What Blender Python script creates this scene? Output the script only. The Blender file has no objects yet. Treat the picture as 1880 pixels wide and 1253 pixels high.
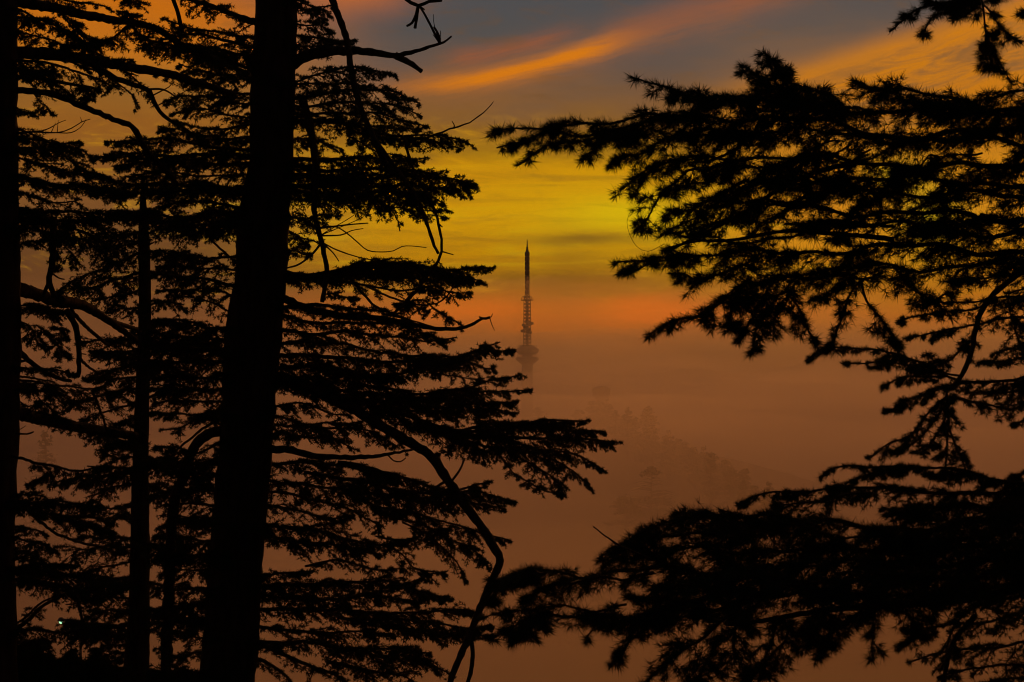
import bpy, math, random
import numpy as np
from mathutils import noise as mnoise, Vector
R = math.radians
rng = np.random.default_rng(7)
random.seed(7)
sc = bpy.context.scene
C = sc.collection

# ------------------------------------------------------------------ camera
PITCH = R(2.0)
F = 940 / math.tan(R(15.0))            # focal length in photo pixels
cam_d = bpy.data.cameras.new('camera'); cam = bpy.data.objects.new('camera', cam_d); C.objects.link(cam)
cam_d.sensor_width = 36; cam_d.lens = 18 / math.tan(R(15.0)); cam_d.clip_end = 5000; cam_d.clip_start = 0.1
cam.location = (0, 0, 0); cam.rotation_euler = (R(90) + PITCH, 0, 0)
sc.camera = cam
cp, sp = math.cos(PITCH), math.sin(PITCH)
def P(px, py, d):
    """the point that stands d metres out in front of the viewpoint in the direction of a photo pixel"""
    rx = (px - 940) / F; ry = (626.5 - py) / F
    v = np.array([rx, cp - ry * sp, sp + ry * cp])
    return v * (d / v[1])
def proj(p):
    y = p[1] * cp + p[2] * sp; z = -p[1] * sp + p[2] * cp
    return np.array([940 + F * p[0] / y, 626.5 - F * z / y])

sc.view_settings.view_transform = 'Standard'; sc.view_settings.look = 'None'
sc.view_settings.exposure = 0; sc.view_settings.gamma = 1
sc.cycles.max_bounces = 12; sc.cycles.volume_bounces = 10; sc.cycles.diffuse_bounces = 2
sc.cycles.use_denoising = True; sc.cycles.denoising_prefilter = 'ACCURATE'; sc.cycles.sample_clamp_indirect = 2
sc.cycles.filter_width = 1.1

# ------------------------------------------------------------------ node helpers
class S:
    nt = None
    def __init__(s, sock): s.s = sock
    @staticmethod
    def put(inp, v):
        if isinstance(v, S): S.nt.links.new(v.s, inp)
        else: inp.default_value = v
    @staticmethod
    def m(op, *a, clamp=False):
        n = S.nt.nodes.new('ShaderNodeMath'); n.operation = op; n.use_clamp = clamp
        for i, v in enumerate(a): S.put(n.inputs[i], v)
        return S(n.outputs[0])
    def __add__(a, b): return S.m('ADD', a, b)
    __radd__ = __add__
    def __mul__(a, b): return S.m('MULTIPLY', a, b)
    __rmul__ = __mul__
    def __sub__(a, b): return S.m('SUBTRACT', a, b)
    def __rsub__(a, b): return S.m('SUBTRACT', b, a)
    def __truediv__(a, b): return S.m('DIVIDE', a, b)
def gauss(x, c, w):
    t = (x - c) / w
    return S.m('EXPONENT', (t * t) * -1.0)
def step(x, a, b):
    n = S.nt.nodes.new('ShaderNodeMapRange'); n.interpolation_type = 'SMOOTHSTEP'
    S.put(n.inputs[0], x); S.put(n.inputs[1], a); S.put(n.inputs[2], b)
    return S(n.outputs[0])
def comb(x, y, z):
    n = S.nt.nodes.new('ShaderNodeCombineXYZ')
    for i, v in enumerate((x, y, z)): S.put(n.inputs[i], v)
    return S(n.outputs[0])
def noise(vec, scale, detail=4, rough=0.5, dist=0.0):
    n = S.nt.nodes.new('ShaderNodeTexNoise')
    S.put(n.inputs['Vector'], vec); n.inputs['Scale'].default_value = scale
    n.inputs['Detail'].default_value = detail; n.inputs['Roughness'].default_value = rough
    n.inputs['Distortion'].default_value = dist
    return S(n.outputs[0])
def lin(c):
    return tuple(((v / 255 + .055) / 1.055) ** 2.4 if v > 10 else v / 255 / 12.92 for v in c) + (1,)
def ramp(f, stops):
    n = S.nt.nodes.new('ShaderNodeValToRGB'); S.put(n.inputs[0], f); cr = n.color_ramp
    while len(cr.elements) < len(stops): cr.elements.new(0.5)
    for e, (p, c) in zip(cr.elements, stops): e.position = p; e.color = c
    return S(n.outputs[0])
def mix(f, a, b, mode='MIX'):
    n = S.nt.nodes.new('ShaderNodeMix'); n.data_type = 'RGBA'; n.blend_type = mode
    S.put(n.inputs[0], f); S.put(n.inputs[6], a); S.put(n.inputs[7], b)
    return S(n.outputs[2])

# ------------------------------------------------------------------ dusk sky
w = bpy.data.worlds.new('World'); sc.world = w; w.use_nodes = True
S.nt = w.node_tree; S.nt.nodes.clear()
tc = S.nt.nodes.new('ShaderNodeTexCoord')
sep = S.nt.nodes.new('ShaderNodeSeparateXYZ'); S.nt.links.new(tc.outputs['Generated'], sep.inputs[0])
X, Y, Z = (S(sep.outputs[i]) for i in range(3))
# azimuth and elevation of the sky, in units of 1/3508 rad
az = S.m('ARCTAN2', X, Y) * F
el = S.m('ARCSINE', Z) * F
HY = 626.5 + F * math.tan(PITCH)       # the level horizon's row in the photo
def E(y): return HY - y
def A(x): return x - 940
n1 = noise(comb(az * .002, el * .009, 0.3), 1.0, 5, .55, .6)
n2 = noise(comb(az * .006, el * .03, 2.3), 1.0, 6, .6, .4)
n3 = noise(comb(az * .004, el * .006, 5.1), 1.0, 6, .62, .8)
elw = el + (n1 - .5) * 105 + (n2 - .5) * 44
LO, HI = -200.0, 1100.0
def st(y, c): return ((E(y) - LO) / (HI - LO), lin(c))
base = ramp((elw - LO) / (HI - LO), [
    (0, lin((96, 56, 30))), st(780, (118, 70, 38)), st(640, (138, 82, 36)), st(580, (184, 94, 18)), st(530, (150, 92, 16)), st(480, (192, 128, 0)),
    st(400, (218, 154, 0)), st(320, (208, 142, 0)), st(285, (166, 116, 14)), st(235, (140, 94, 34)), st(190, (128, 90, 54)),
    st(120, (96, 83, 74)), st(60, (78, 80, 80)), st(-60, (68, 77, 84)), (1, lin((54, 62, 72)))])
# side sky, away from the sunset: duller brown and orange
sidec = ramp((elw - LO) / (HI - LO), [
    (0, lin((96, 56, 30))), st(700, (108, 64, 34)), st(480, (104, 65, 32)), st(390, (122, 78, 38)), st(250, (150, 93, 30)), st(190, (148, 98, 38)),
    st(120, (190, 112, 26)), st(20, (200, 108, 14)), st(-120, (120, 80, 60)), (1, lin((54, 60, 70)))])
col = mix(step(az, A(760), A(330)), base, sidec)
mot = noise(comb(az * .008, el * .028, 3.3), 1.0, 7, .68, 1.2)
col = mix(step(mot, .5, .25) * step(el, E(600), E(520)) * .42, col, lin((112, 76, 34)))
col = mix(step(mot, .5, .75) * step(el, E(590), E(540)) * (1 - step(el, E(260), E(190))) * .60, col, lin((224, 160, 6)))
# glow above the hidden sun
g = gauss(az, A(1150), 125.) * gauss(elw, E(400), 34.)
col = mix(S.m('MULTIPLY', g, 1.0, clamp=True), col, lin((232, 212, 6)))
g = gauss(az, A(1140), 330.) * gauss(elw, E(400), 95.)
col = mix(g * .6, col, lin((224, 172, 0)))
g = step(az, A(1180), A(1480)) * gauss(elw, E(370), 190.)
col = mix(g * .85, col, lin((220, 138, 22)))
g = gauss(az, A(1700), 60.) * gauss(elw, E(400), 60.) + gauss(az, A(1640), 50.) * gauss(elw, E(320), 30.)
col = mix(S.m('MULTIPLY', g, .7, clamp=True), col, lin((190, 170, 20)))
# thin layered cloud through the yellow
n7 = noise(comb(az * .0016, el * .022, 9.1), 2.0, 7, .6, .5)
lay = step(az, A(150), A(560)) * step(el, E(560), E(470)) * (1 - step(el, E(330), E(250))) * (1 - step(az, A(1400), A(1800)))
col = mix(S.m('MULTIPLY', lay * step(n7, .52, .30), .42, clamp=True), col, lin((136, 92, 22)))
col = mix(S.m('MULTIPLY', lay * step(n7, .52, .70), .45, clamp=True), col, lin((218, 176, 8)))
# dark bars below the glow
bar = gauss(az, A(1080), 150.) * gauss(el + (n2 - .5) * 20, E(440), 11.) * .6
bar2 = gauss(az, A(980), 260.) * gauss(el + (n2 - .5) * 30, E(518), 20.) * .4
bar3 = gauss(az, A(1055), 75.) * gauss(el, E(480), 55.) * step(n1, .3, .65) * .8
col = mix(S.m('ADD', bar + bar3, bar2, clamp=True), col, lin((116, 78, 24)))
# glowing orange low band
ob = gauss(az, A(1190), 110.) * gauss(el + (n2 - .5) * 40, E(572), 24.) + gauss(az, A(880), 120.) * gauss(el + (n2 - .5) * 40, E(570), 26.) * .7
col = mix(S.m('MULTIPLY', ob * (n2 * 1.6 + .3), 1.0, clamp=True), col, lin((232, 108, 6)))
# bright streak rising to the right
def streak(x0, y0, x1, y1, wid, soft, a0, a1):
    dx, dy = x1 - x0, E(y1) - E(y0); L = math.hypot(dx, dy); ux, uy = dx / L, dy / L
    u = (az - A(x0)) * ux + (el - E(y0)) * uy
    v = (el - E(y0)) * ux - (az - A(x0)) * uy
    return u / L, v + (n3 - .5) * soft
u, v = streak(780, 161, 1123, 82, 20, 26, 0, 1)
uc = S.m('MINIMUM', u, 1.)
n4 = noise(comb(u * 1.3, v * .035, 1.7), 1.6, 7, .62, .5)
n5 = noise(comb(u * 2.6, v * .10, 4.7), 2.2, 7, .66, .7)
v = v + uc * (1 - uc) * 52. + (n4 - .5) * 16
body = gauss(v, 0., 15.) * step(u, -.35, .40) * (1 - step(u, .78, 1.35))
body = S.m('MULTIPLY', body, n5 * 1.1 + .55, clamp=True)
col = mix(body * .95, col, lin((232, 130, 0)))
halo = gauss(v, -2., 34.) * step(u, -.6, .2) * (1 - step(u, 1.2, 2.4))
col = mix(S.m('MULTIPLY', halo, n5 * .7 - .08, clamp=True), col, lin((190, 108, 34)))
top = gauss(v, 44., 15.) * step(u, .05, .3) * (1 - step(u, .6, .95))
col = mix(S.m('MULTIPLY', top, n5 * 1.2 - .05, clamp=True), col, lin((164, 90, 50)))
tail = gauss(v, 14., 26.) * step(u, .85, 1.2) * (1 - step(u, 1.7, 2.7))
col = mix(S.m('MULTIPLY', tail, n4 * 1.3 - .1, clamp=True), col, lin((150, 90, 62)))
# broad orange field, upper right
u, v = streak(1420, 140, 1880, 12, 20, 30, 0, 1)
fld = (1 - step(v, -46., 26.)) * step(az, A(1130), A(1600)) * step(el, E(330), E(190))
n6 = noise(comb(u * 1.5, v * .022, 7.7), 2.0, 8, .64, .6)
col = mix(S.m('MULTIPLY', fld, n6 * 1.8 - .12, clamp=True), col, lin((206, 124, 18)))
col = mix(S.m('MULTIPLY', fld * step(n6, .58, .36), .6, clamp=True), col, lin((128, 90, 52)))
edge = gauss(v + (n6 - .5) * 50, -26., 22.) * step(az, A(1380), A(1520))
col = mix(edge * .5, col, lin((216, 130, 18)))
# pinkish patch, upper left of centre
pk = gauss(az, A(650), 95.) * gauss(el + (n3 - .5) * 40, E(-10), 38.)
col = mix(S.m('MULTIPLY', pk, 1.0, clamp=True), col, lin((190, 104, 52)))
# the rest of the dome: dim, bluish, away from the sunset
away = step(S.m('ABSOLUTE', az), 1500., 6500.)
col = mix(away, col, lin((24, 20, 18)))
col = mix(step(el, 1100., 4500.), col, lin((36, 36, 38)))
bg = S.nt.nodes.new('ShaderNodeBackground'); S.put(bg.inputs[0], col); bg.inputs[1].default_value = 1.0
wo = S.nt.nodes.new('ShaderNodeOutputWorld'); S.nt.links.new(bg.outputs[0], wo.inputs[0])

# the sun, low behind cloud where the sky glows
SAZ, SEL = (1160 - 940) / F, R(10.5)
sd = bpy.data.lights.new('sun', 'SUN'); sun = bpy.data.objects.new('sun', sd); C.objects.link(sun)
sd.energy = 0.62; sd.angle = R(10); sd.color = (1, .33, .06)
dirv = Vector((math.sin(SAZ) * math.cos(SEL), math.cos(SAZ) * math.cos(SEL), math.sin(SEL)))
sun.rotation_euler = dirv.to_track_quat('Z', 'Y').to_euler()
sun.location = (0, 0, 60)

# ------------------------------------------------------------------ materials
def mat(name, c1, c2, rough=.9, scale=8, bump=0.3, stretch=(1, 1, 1), spec=.2):
    m = bpy.data.materials.new(name); m.use_nodes = True; S.nt = m.node_tree
    b = S.nt.nodes['Principled BSDF']; b.inputs['Roughness'].default_value = rough
    b.inputs['Specular IOR Level'].default_value = spec
    t = S.nt.nodes.new('ShaderNodeTexCoord'); mp = S.nt.nodes.new('ShaderNodeMapping')
    mp.inputs['Scale'].default_value = stretch; S.nt.links.new(t.outputs['Object'], mp.inputs[0])
    n = noise(S(mp.outputs[0]), scale, 6, .6)
    S.put(b.inputs['Base Color'], mix(step(n, .35, .65), c1 + (1,), c2 + (1,)))
    if bump:
        bp = S.nt.nodes.new('ShaderNodeBump'); S.put(bp.inputs['Height'], n); bp.inputs['Strength'].default_value = bump
        bp.inputs['Distance'].default_value = .03
        S.nt.links.new(bp.outputs[0], b.inputs['Normal'])
    return m
BARK = mat('bark', (.030, .020, .014), (.06, .042, .03), .95, 14, .9, (1, 1, .2), .1)
NEEDLE = mat('needles', (.03, .045, .022), (.05, .07, .03), .8, 2, 0, spec=.1)
EARTH = mat('hillside', (.04, .045, .025), (.08, .065, .04), 1, .6, .5, spec=.05)
CONC = mat('concrete', (.20, .19, .18), (.27, .26, .24), .9, .4, .1)
STEEL = mat('painted_steel', (.16, .10, .09), (.24, .22, .21), .6, .3, 0)
CONE = mat('cone', (.07, .045, .025), (.11, .07, .04), .9, 60, .6)
def volmat(name, color, dens, g):
    m = bpy.data.materials.new(name); m.use_nodes = True; nt = m.node_tree; nt.nodes.clear()
    o = nt.nodes.new('ShaderNodeOutputMaterial'); v = nt.nodes.new('ShaderNodeVolumePrincipled')
    v.inputs['Color'].default_value = color; v.inputs['Density'].default_value = dens; v.inputs['Anisotropy'].default_value = g
    nt.links.new(v.outputs[0], o.inputs['Volume']); return m

# ------------------------------------------------------------------ mesh helpers
def mesh_from(name, V, polys_flat, nper, m, parent=None, smooth=False):
    """V (n,3); polys_flat int array of corner indices; nper = corners per face, int or array"""
    me = bpy.data.meshes.new(name); V = np.asarray(V, dtype=np.float32)
    pf = np.asarray(polys_flat, dtype=np.int32).ravel()
    if np.isscalar(nper): cnt = np.full(len(pf) // nper, nper, dtype=np.int32)
    else: cnt = np.asarray(nper, dtype=np.int32)
    me.vertices.add(len(V)); me.vertices.foreach_set('co', V.ravel())
    me.loops.add(len(pf)); me.loops.foreach_set('vertex_index', pf)
    me.polygons.add(len(cnt)); me.polygons.foreach_set('loop_start', np.concatenate([[0], np.cumsum(cnt)[:-1]]).astype(np.int32))
    if smooth: me.polygons.foreach_set('use_smooth', np.ones(len(cnt), dtype=bool))
    me.update(calc_edges=True); me.materials.append(m)
    o = bpy.data.objects.new(name, me); C.objects.link(o)
    if parent: o.parent = parent
    return o
class MB:
    def __init__(s): s.v = []; s.f = []; s.c = []; s.n = 0
    def add(s, V, Fc, nper):
        V = np.asarray(V, dtype=float).reshape(-1, 3); Fc = np.asarray(Fc, dtype=np.int64).reshape(-1, nper)
        s.v.append(V); s.f.append((Fc + s.n).ravel()); s.c.append(np.full(len(Fc), nper)); s.n += len(V)
    def build(s, name, m, parent=None, smooth=False, origin=None):
        V = np.concatenate(s.v)
        return mesh_from(name, V, np.concatenate(s.f), np.concatenate(s.c), m, parent, smooth)
    def box(s, c, sx, sy, sz):
        x, y, z = c; q = np.array([[a, b, d] for d in (-.5, .5) for b in (-.5, .5) for a in (-.5, .5)]) * [sx, sy, sz] + [x, y, z]
        s.add(q, [[0, 2, 3, 1], [4, 5, 7, 6], [0, 1, 5, 4], [2, 6, 7, 3], [0, 4, 6, 2], [1, 3, 7, 5]], 4)
    def lathe(s, c, prof, n=20, cap=True):
        """prof: list of (radius, z)"""
        a = np.linspace(0, 2 * np.pi, n, endpoint=False); pr = np.array(prof, float)
        V = np.stack([np.outer(pr[:, 0], np.cos(a)), np.outer(pr[:, 0], np.sin(a)), np.repeat(pr[:, 1:2], n, 1)], -1).reshape(-1, 3) + np.array(c)
        k = len(pr); i = np.arange(n); j = (i + 1) % n
        Fc = np.concatenate([np.stack([r * n + i, r * n + j, (r + 1) * n + j, (r + 1) * n + i], -1) for r in range(k - 1)])
        s.add(V, Fc, 4)
        if cap:
            s.add(V[:n], [list(range(n))[::-1]], n); s.add(V[-n:], [list(range(n))], n)
    def bar(s, p, q, r, n=5): s.tube([p, q], [r, r], n)
    def tube(s, pts, rad, n=8, rough=0.0):
        pts = np.asarray(pts, float); rad = np.asarray(rad, float); k = len(pts)
        T = np.gradient(pts, axis=0); T /= np.linalg.norm(T, axis=1, keepdims=True) + 1e-9
        ref = np.array([0, 0, 1.]) if abs(T[:, 2]).mean() < .8 else np.array([1., 0, 0])
        A_ = np.cross(T, ref); A_ /= np.linalg.norm(A_, axis=1, keepdims=True) + 1e-9
        B_ = np.cross(T, A_)
        a = np.linspace(0, 2 * np.pi, n, endpoint=False)
        rr = rad[:, None] * (1 + rough * rng.uniform(-1, 1, (k, n)))
        V = pts[:, None, :] + rr[..., None] * (np.cos(a)[None, :, None] * A_[:, None, :] + np.sin(a)[None, :, None] * B_[:, None, :])
        i = np.arange(n); j = (i + 1) % n
        Fc = np.concatenate([np.stack([r * n + i, r * n + j, (r + 1) * n + j, (r + 1) * n + i], -1) for r in range(k - 1)])
        s.add(V.reshape(-1, 3), Fc, 4)
        s.add(V[0], [list(range(n))[::-1]], n); s.add(V[-1], [list(range(n))], n)
def empty(name, loc, label, cat, group=None):
    o = bpy.data.objects.new(name, None); C.objects.link(o); o.location = loc
    o['label'] = label; o['category'] = cat
    if group: o['group'] = group
    return o
def local(o, root):                      # keep world shape, hang under root
    o.parent = root; o.matrix_parent_inverse = root.matrix_world.inverted() if root.parent is None else root.matrix_world.inverted()
def attach(o, root_loc):
    """move the mesh so that it stays put under a parent at root_loc"""
    me = o.data; n = len(me.vertices); a = np.empty(n * 3, dtype=np.float32); me.vertices.foreach_get('co', a)
    a = (a.reshape(-1, 3) - np.asarray(root_loc, dtype=np.float32)).ravel(); me.vertices.foreach_set('co', a); me.update()

def smooth_path(pts, stepl):
    """Catmull-Rom through 3-D points, resampled about every stepl metres"""
    p = np.asarray(pts, float); p = np.vstack([2 * p[0] - p[1], p, 2 * p[-1] - p[-2]]); out = []
    for i in range(1, len(p) - 2):
        n = max(2, int(np.linalg.norm(p[i + 1] - p[i]) / stepl))
        t = np.linspace(0, 1, n, endpoint=False)[:, None]
        a, b, c, d = p[i - 1], p[i], p[i + 1], p[i + 2]
        out.append(.5 * ((2 * b) + (-a + c) * t + (2 * a - 5 * b + 4 * c - d) * t ** 2 + (-a + 3 * b - 3 * c + d) * t ** 3))
    out.append(p[-2][None]); return np.vstack(out)
def unit(v): return v / (np.linalg.norm(v, axis=-1, keepdims=True) + 1e-9)

# ------------------------------------------------------------------ cedar foliage
UP = np.array([0, 0, 1.])
def curves(start, d, ln, droop, k, wob=.06):
    """N curves of k points: start (N,3), direction d (N,3), length ln (N,), sag droop"""
    t = np.linspace(0, 1, k)[None, :, None]; L = ln[:, None, None]
    c = start[:, None, :] + d[:, None, :] * t * L
    c = c - UP * (t ** 2) * L * droop[:, None, None]
    wv = np.cumsum(rng.normal(0, wob, (len(start), k, 3)), axis=1) * L / k
    wv[:, 0] = 0
    return c + wv
def twigs_mesh(mb, cv, r0, r1):
    """thin three-sided tubes along all curves (N,k,3)"""
    N, k, _ = cv.shape
    if N == 0: return
    T = unit(np.gradient(cv, axis=1)); A_ = unit(np.cross(T, UP + .01)); B_ = np.cross(T, A_)
    rad = (r0[:, None] + (r1 - r0[:, None]) * np.linspace(0, 1, k)[None, :])[..., None, None]
    a = np.array([0, 2.094, 4.189])
    V = cv[:, :, None, :] + rad * (np.cos(a)[None, None, :, None] * A_[:, :, None, :] + np.sin(a)[None, None, :, None] * B_[:, :, None, :])
    idx = np.arange(N * k * 3).reshape(N, k, 3); nx = np.roll(idx, -1, axis=2)
    Fc = np.stack([idx[:, :-1], nx[:, :-1], nx[:, 1:], idx[:, 1:]], -1).reshape(-1, 4)
    mb.add(V.reshape(-1, 3), Fc, 4)
def needles_mesh(mb, cen, ax, nn, ln, wd, spread):
    """nn needles at each centre; they fan out around the axis direction ax"""
    N = len(cen)
    if N == 0: return
    c = np.repeat(cen, nn, 0); a = np.repeat(ax, nn, 0)
    d = unit(a * rng.uniform(.0, 1.3, (N * nn, 1)) + unit(rng.normal(0, 1, (N * nn, 3))) * spread + UP * .12)
    L = ln * rng.uniform(.6, 1.1, (N * nn, 1)) * np.repeat(rng.uniform(.7, 1.15, (N, 1)), nn, 0)
    s_ = unit(np.cross(d, rng.normal(0, 1, (N * nn, 3)))) * wd * .5
    base = c + d * L * .03
    V = np.stack([base - s_, base + s_, c + d * L * .75 + s_ * .55, c + d * L, ], 1).reshape(-1, 3)
    mb.add(V, np.arange(N * nn * 4).reshape(-1, 4), 4)
def at(cv, t):
    """points and tangents on curves (N,k,3) at parameters t (N,m)"""
    N, k, _ = cv.shape; f = np.clip(t, 0, .9999) * (k - 1); i = f.astype(int); fr = (f - i)[..., None]
    r = np.arange(N)[:, None]; a, b = cv[r, i], cv[r, i + 1]
    return a + (b - a) * fr, unit(b - a)

class Style:
    def __init__(s, **k): s.__dict__.update(k)
# sizes in photo pixels at the bough's own distance, turned into metres there
FAR = Style(sp=8.6, L=66, th=(25, 85), tl=26, n2=7, tsp=8.5, nn=9, nl=6.8, nw=1.35, spread=1.0, tr=.8, wav=5.)
NEAR = Style(sp=15, L=98, th=(24, 88), tl=56, n2=6, tsp=23., nn=17, nl=21., nw=1.05, spread=.62, tr=1.1, wav=12.)
MID = Style(sp=12, L=74, th=(22, 80), tl=38, n2=6, tsp=11., nn=13, nl=12., nw=1.15, spread=.85, tr=.95, wav=6.)

def foliage(mbf, mbt, axis, px, st, up=18, dn=26, Lm=1.0, t0=0.0, t1=1.0, dens=1.0, droop=.25, hang=0.0, tip=.35):
    """clothes the path `axis` (3-D points) with side shoots, twigs and needle clusters; px = metres in a photo pixel there"""
    seg = np.linalg.norm(np.diff(axis, axis=0), axis=1); cum = np.concatenate([[0], np.cumsum(seg)]); tot = cum[-1]
    n = max(4, int(tot * (t1 - t0) / px / st.sp * dens))
    tt = np.sort(rng.uniform(t0, t1, n)); q = tt * tot
    c = np.stack([np.interp(q, cum, axis[:, j]) for j in range(3)], -1)
    e = max(tot * .02, 1e-3)
    T = unit(np.stack([np.interp(q + e, cum, axis[:, j]) - np.interp(q - e, cum, axis[:, j]) for j in range(3)], -1))
    Sd = unit(np.cross(T, UP)); side = np.where(rng.random(n) < .5, -1., 1.)[:, None]
    th = np.radians(rng.uniform(*st.th, n))[:, None]
    u = (tt - t0) / (t1 - t0)
    prof = np.minimum(1, .55 + u * 1.2) * (tip + (1 - tip) * np.minimum(1, (1 - u) * 3.2))
    ln = st.L * Lm * px * prof * rng.uniform(.45, 1.1, n)
    # rise and fall chosen so that the spray fills `up` pixels above the axis and `dn` below
    vert = (rng.uniform(-1.6 * dn, 1.25 * up, n) * px)[:, None] * UP * np.minimum(1, prof)[:, None]
    d = unit((np.cos(th) * T + np.sin(th) * side * Sd) * ln[:, None] + vert)
    d = unit(d - UP * hang * rng.uniform(.3, 1.3, (n, 1)))
    c1 = curves(c, d, ln, droop * rng.uniform(.2, 1.4, n), 6)
    twigs_mesh(mbt, c1, np.full(n, 1.0 * px * st.tr), .4 * px)
    # twigs on the side shoots
    m = st.n2
    t2 = (np.arange(m)[None, :] + rng.uniform(.1, .9, (n, m))) / m; t2 = .1 + .9 * t2
    p2, T2 = at(c1, t2); p2 = p2.reshape(-1, 3); T2 = T2.reshape(-1, 3)
    l2 = (np.repeat(ln, m) * .55).clip(0, st.tl * px) * (1.15 - .8 * t2.ravel()) * rng.uniform(.5, 1.15, n * m)
    sd2 = unit(np.cross(T2, UP)) * np.where(rng.random(n * m) < .5, -1., 1.)[:, None]
    a2 = np.radians(rng.uniform(25, 65, n * m))[:, None]
    d2 = unit(np.cos(a2) * T2 + np.sin(a2) * sd2 + UP * rng.uniform(-.6 - hang * .5, .32, (n * m, 1)))
    c2 = curves(p2, d2, l2, (droop * .6) * rng.uniform(0, 1.5, n * m), 3)
    keep = l2 > 4 * px
    twigs_mesh(mbt, c2[keep], np.full(keep.sum(), .7 * px * st.tr), .35 * px)
    # needle clusters along twigs and along the outer shoots
    def clusters(cv, ln_, spc, lo):
        k = max(2, int(np.percentile(ln_, 95) / (spc * px)) + 1)
        t3 = (np.arange(k)[None, :] + rng.uniform(0, 1, (len(cv), k))) / k; t3 = lo + (1.0 - lo) * t3
        ok = rng.random((len(cv), k)) < (ln_[:, None] / (k * spc * px)).clip(0, 1)
        ok[:, -1] = True; t3[:, -1] = 1.
        pp, tg = at(cv, t3); pp = pp[ok]; tg = tg[ok]
        needles_mesh(mbf, pp, tg, st.nn, st.nl * px, st.nw * px, st.spread)
    clusters(c2, l2, st.tsp, .15)
    clusters(c1, ln, st.tsp, .25)
    # along the last stretch of the axis itself
    n4 = int(tot * (t1 - t0) / px / 6)
    if n4 > 2:
        q = rng.uniform(max(t0, .3), t1, n4) * tot
        pp = np.stack([np.interp(q, cum, axis[:, j]) for j in range(3)], -1)
        needles_mesh(mbf, pp, T[rng.integers(0, n, n4)], st.nn, st.nl * px * .9, st.nw * px, st.spread)

class Tree:
    def __init__(s, name, base, label, cat, d, style, group=None):
        s.root = empty(name, base, label, cat, group); s.base = base; s.d = d; s.st = style
    def trunk(s, pts):
        """pts: (px, py, half width px) down the trunk, at distance d"""
        mb = MB(); px = s.d / F
        P3 = np.array([P(x, y, s.d) for x, y, r in pts]); P3 = np.vstack([P3, [s.base]])
        rr = [r * px for x, y, r in pts]; rr.append(rr[-1] * 1.25)
        idx = np.linspace(0, 1, len(P3)); sm = smooth_path(P3, .09)
        # radius along the height
        zz = P3[:, 2][::-1]; R_ = np.interp(sm[:, 2], zz, np.array(rr)[::-1])
        n = 36; mb.tube(sm, R_, n, .022)
        V = mb.v[0].reshape(-1, n, 3); ph = np.linspace(0, math.tau, n, endpoint=False)
        for i_ in range(len(sm)):
            for j_ in range(n):
                q = Vector((math.cos(ph[j_]) * 2.6, math.sin(ph[j_]) * 2.6, sm[i_, 2] * 1.1 + s.d))
                f_ = .10 * mnoise.noise(q) + .08 * mnoise.noise(q * 3.4) + .05 * mnoise.noise(q * 9)
                V[i_, j_] += (V[i_, j_] - sm[i_]) * f_
        for k in range(int(len(sm) / 9)):      # short broken stubs
            i_ = rng.integers(0, len(sm)); a = rng.uniform(0, math.tau); c = sm[i_]; dr = np.array([math.cos(a), math.sin(a) * .8, rng.uniform(-.1, .4)])
            e_ = R_[i_] + rng.uniform(.02, .14); mb.tube([c + dr * R_[i_] * .8, c + dr * (R_[i_] + .01), c + dr * e_], [.03, .016, .007], 5, .2)
        o = mb.build('trunk', BARK, None, True); attach(o, s.base); o.parent = s.root
    def limb(s, pts, r0, r1, d1=None, d0=None, fol=None, subs=(), rough=.15, wavy=False):
        """pts: photo pixels from trunk to tip; r0, r1 half widths in px; d1: distance of the tip; fol: dict for foliage()"""
        d0 = s.d if d0 is None else d0; d1 = d0 if d1 is None else d1
        def path(pp, a, b):
            q = np.array(pp, float); l = np.concatenate([[0], np.cumsum(np.hypot(*np.diff(q, axis=0).T))]); l /= l[-1]
            return np.array([P(x, y, a + (b - a) * t) for (x, y), t in zip(q, l)])
        px = .5 * (d0 + d1) / F
        mb = MB(); ax = smooth_path(path(pts, d0, d1), 9 * px)
        ax[1:-1] += rng.normal(0, .5 * px, (len(ax) - 2, 3)) * min(1, r0 / 3)
        k = len(ax); tt = np.linspace(0, 1, k)
        if fol is not None and wavy:
            A_ = s.st.wav * px; ph = rng.uniform(0, 100, 3); ln_ = np.concatenate([[0], np.cumsum(np.linalg.norm(np.diff(ax, axis=0), axis=1))]) / px
            en = np.minimum(1, tt * 4)[:, None] * np.minimum(1, (1 - tt) * 5 + .15)[:, None]
            ax = ax + en * A_ * np.stack([0 * tt, 1.5 * np.sin(ln_ / 61 + ph[0]), np.sin(ln_ / 47 + ph[1]) * .6 + np.sin(ln_ / 19 + ph[2]) * .3], -1)
        mb.tube(ax, (r0 + (r1 - r0) * tt) * px, 8 if r0 > 3 else 5, rough)
        for sb in subs:                    # bare side shoots of the same branch: (points, r0, r1[, depth offset])
            off = sb[3] if len(sb) > 3 else .15
            q0 = np.array(sb[0][0]); best = ax[np.argmin([np.hypot(*(proj(a) - q0)) for a in ax])]
            dd = best[1]
            pa = path(sb[0], dd, dd + off); pa[0] = best
            sm = smooth_path(pa, 7 * px); mb.tube(sm, np.linspace(sb[1], sb[2], len(sm)) * px, 5, .12)
        mbf = None
        if fol is not None:
            mbf = MB()
            fl = dict(fol); st = fl.pop('st', s.st)
            foliage(mbf, mb, ax, px, st, **fl)
        o = mb.build('branch', BARK, None, True); attach(o, s.base); o.parent = s.root
        if mbf:
            f = mbf.build('foliage', NEEDLE); attach(f, s.base); f.parent = o
        return o
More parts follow.
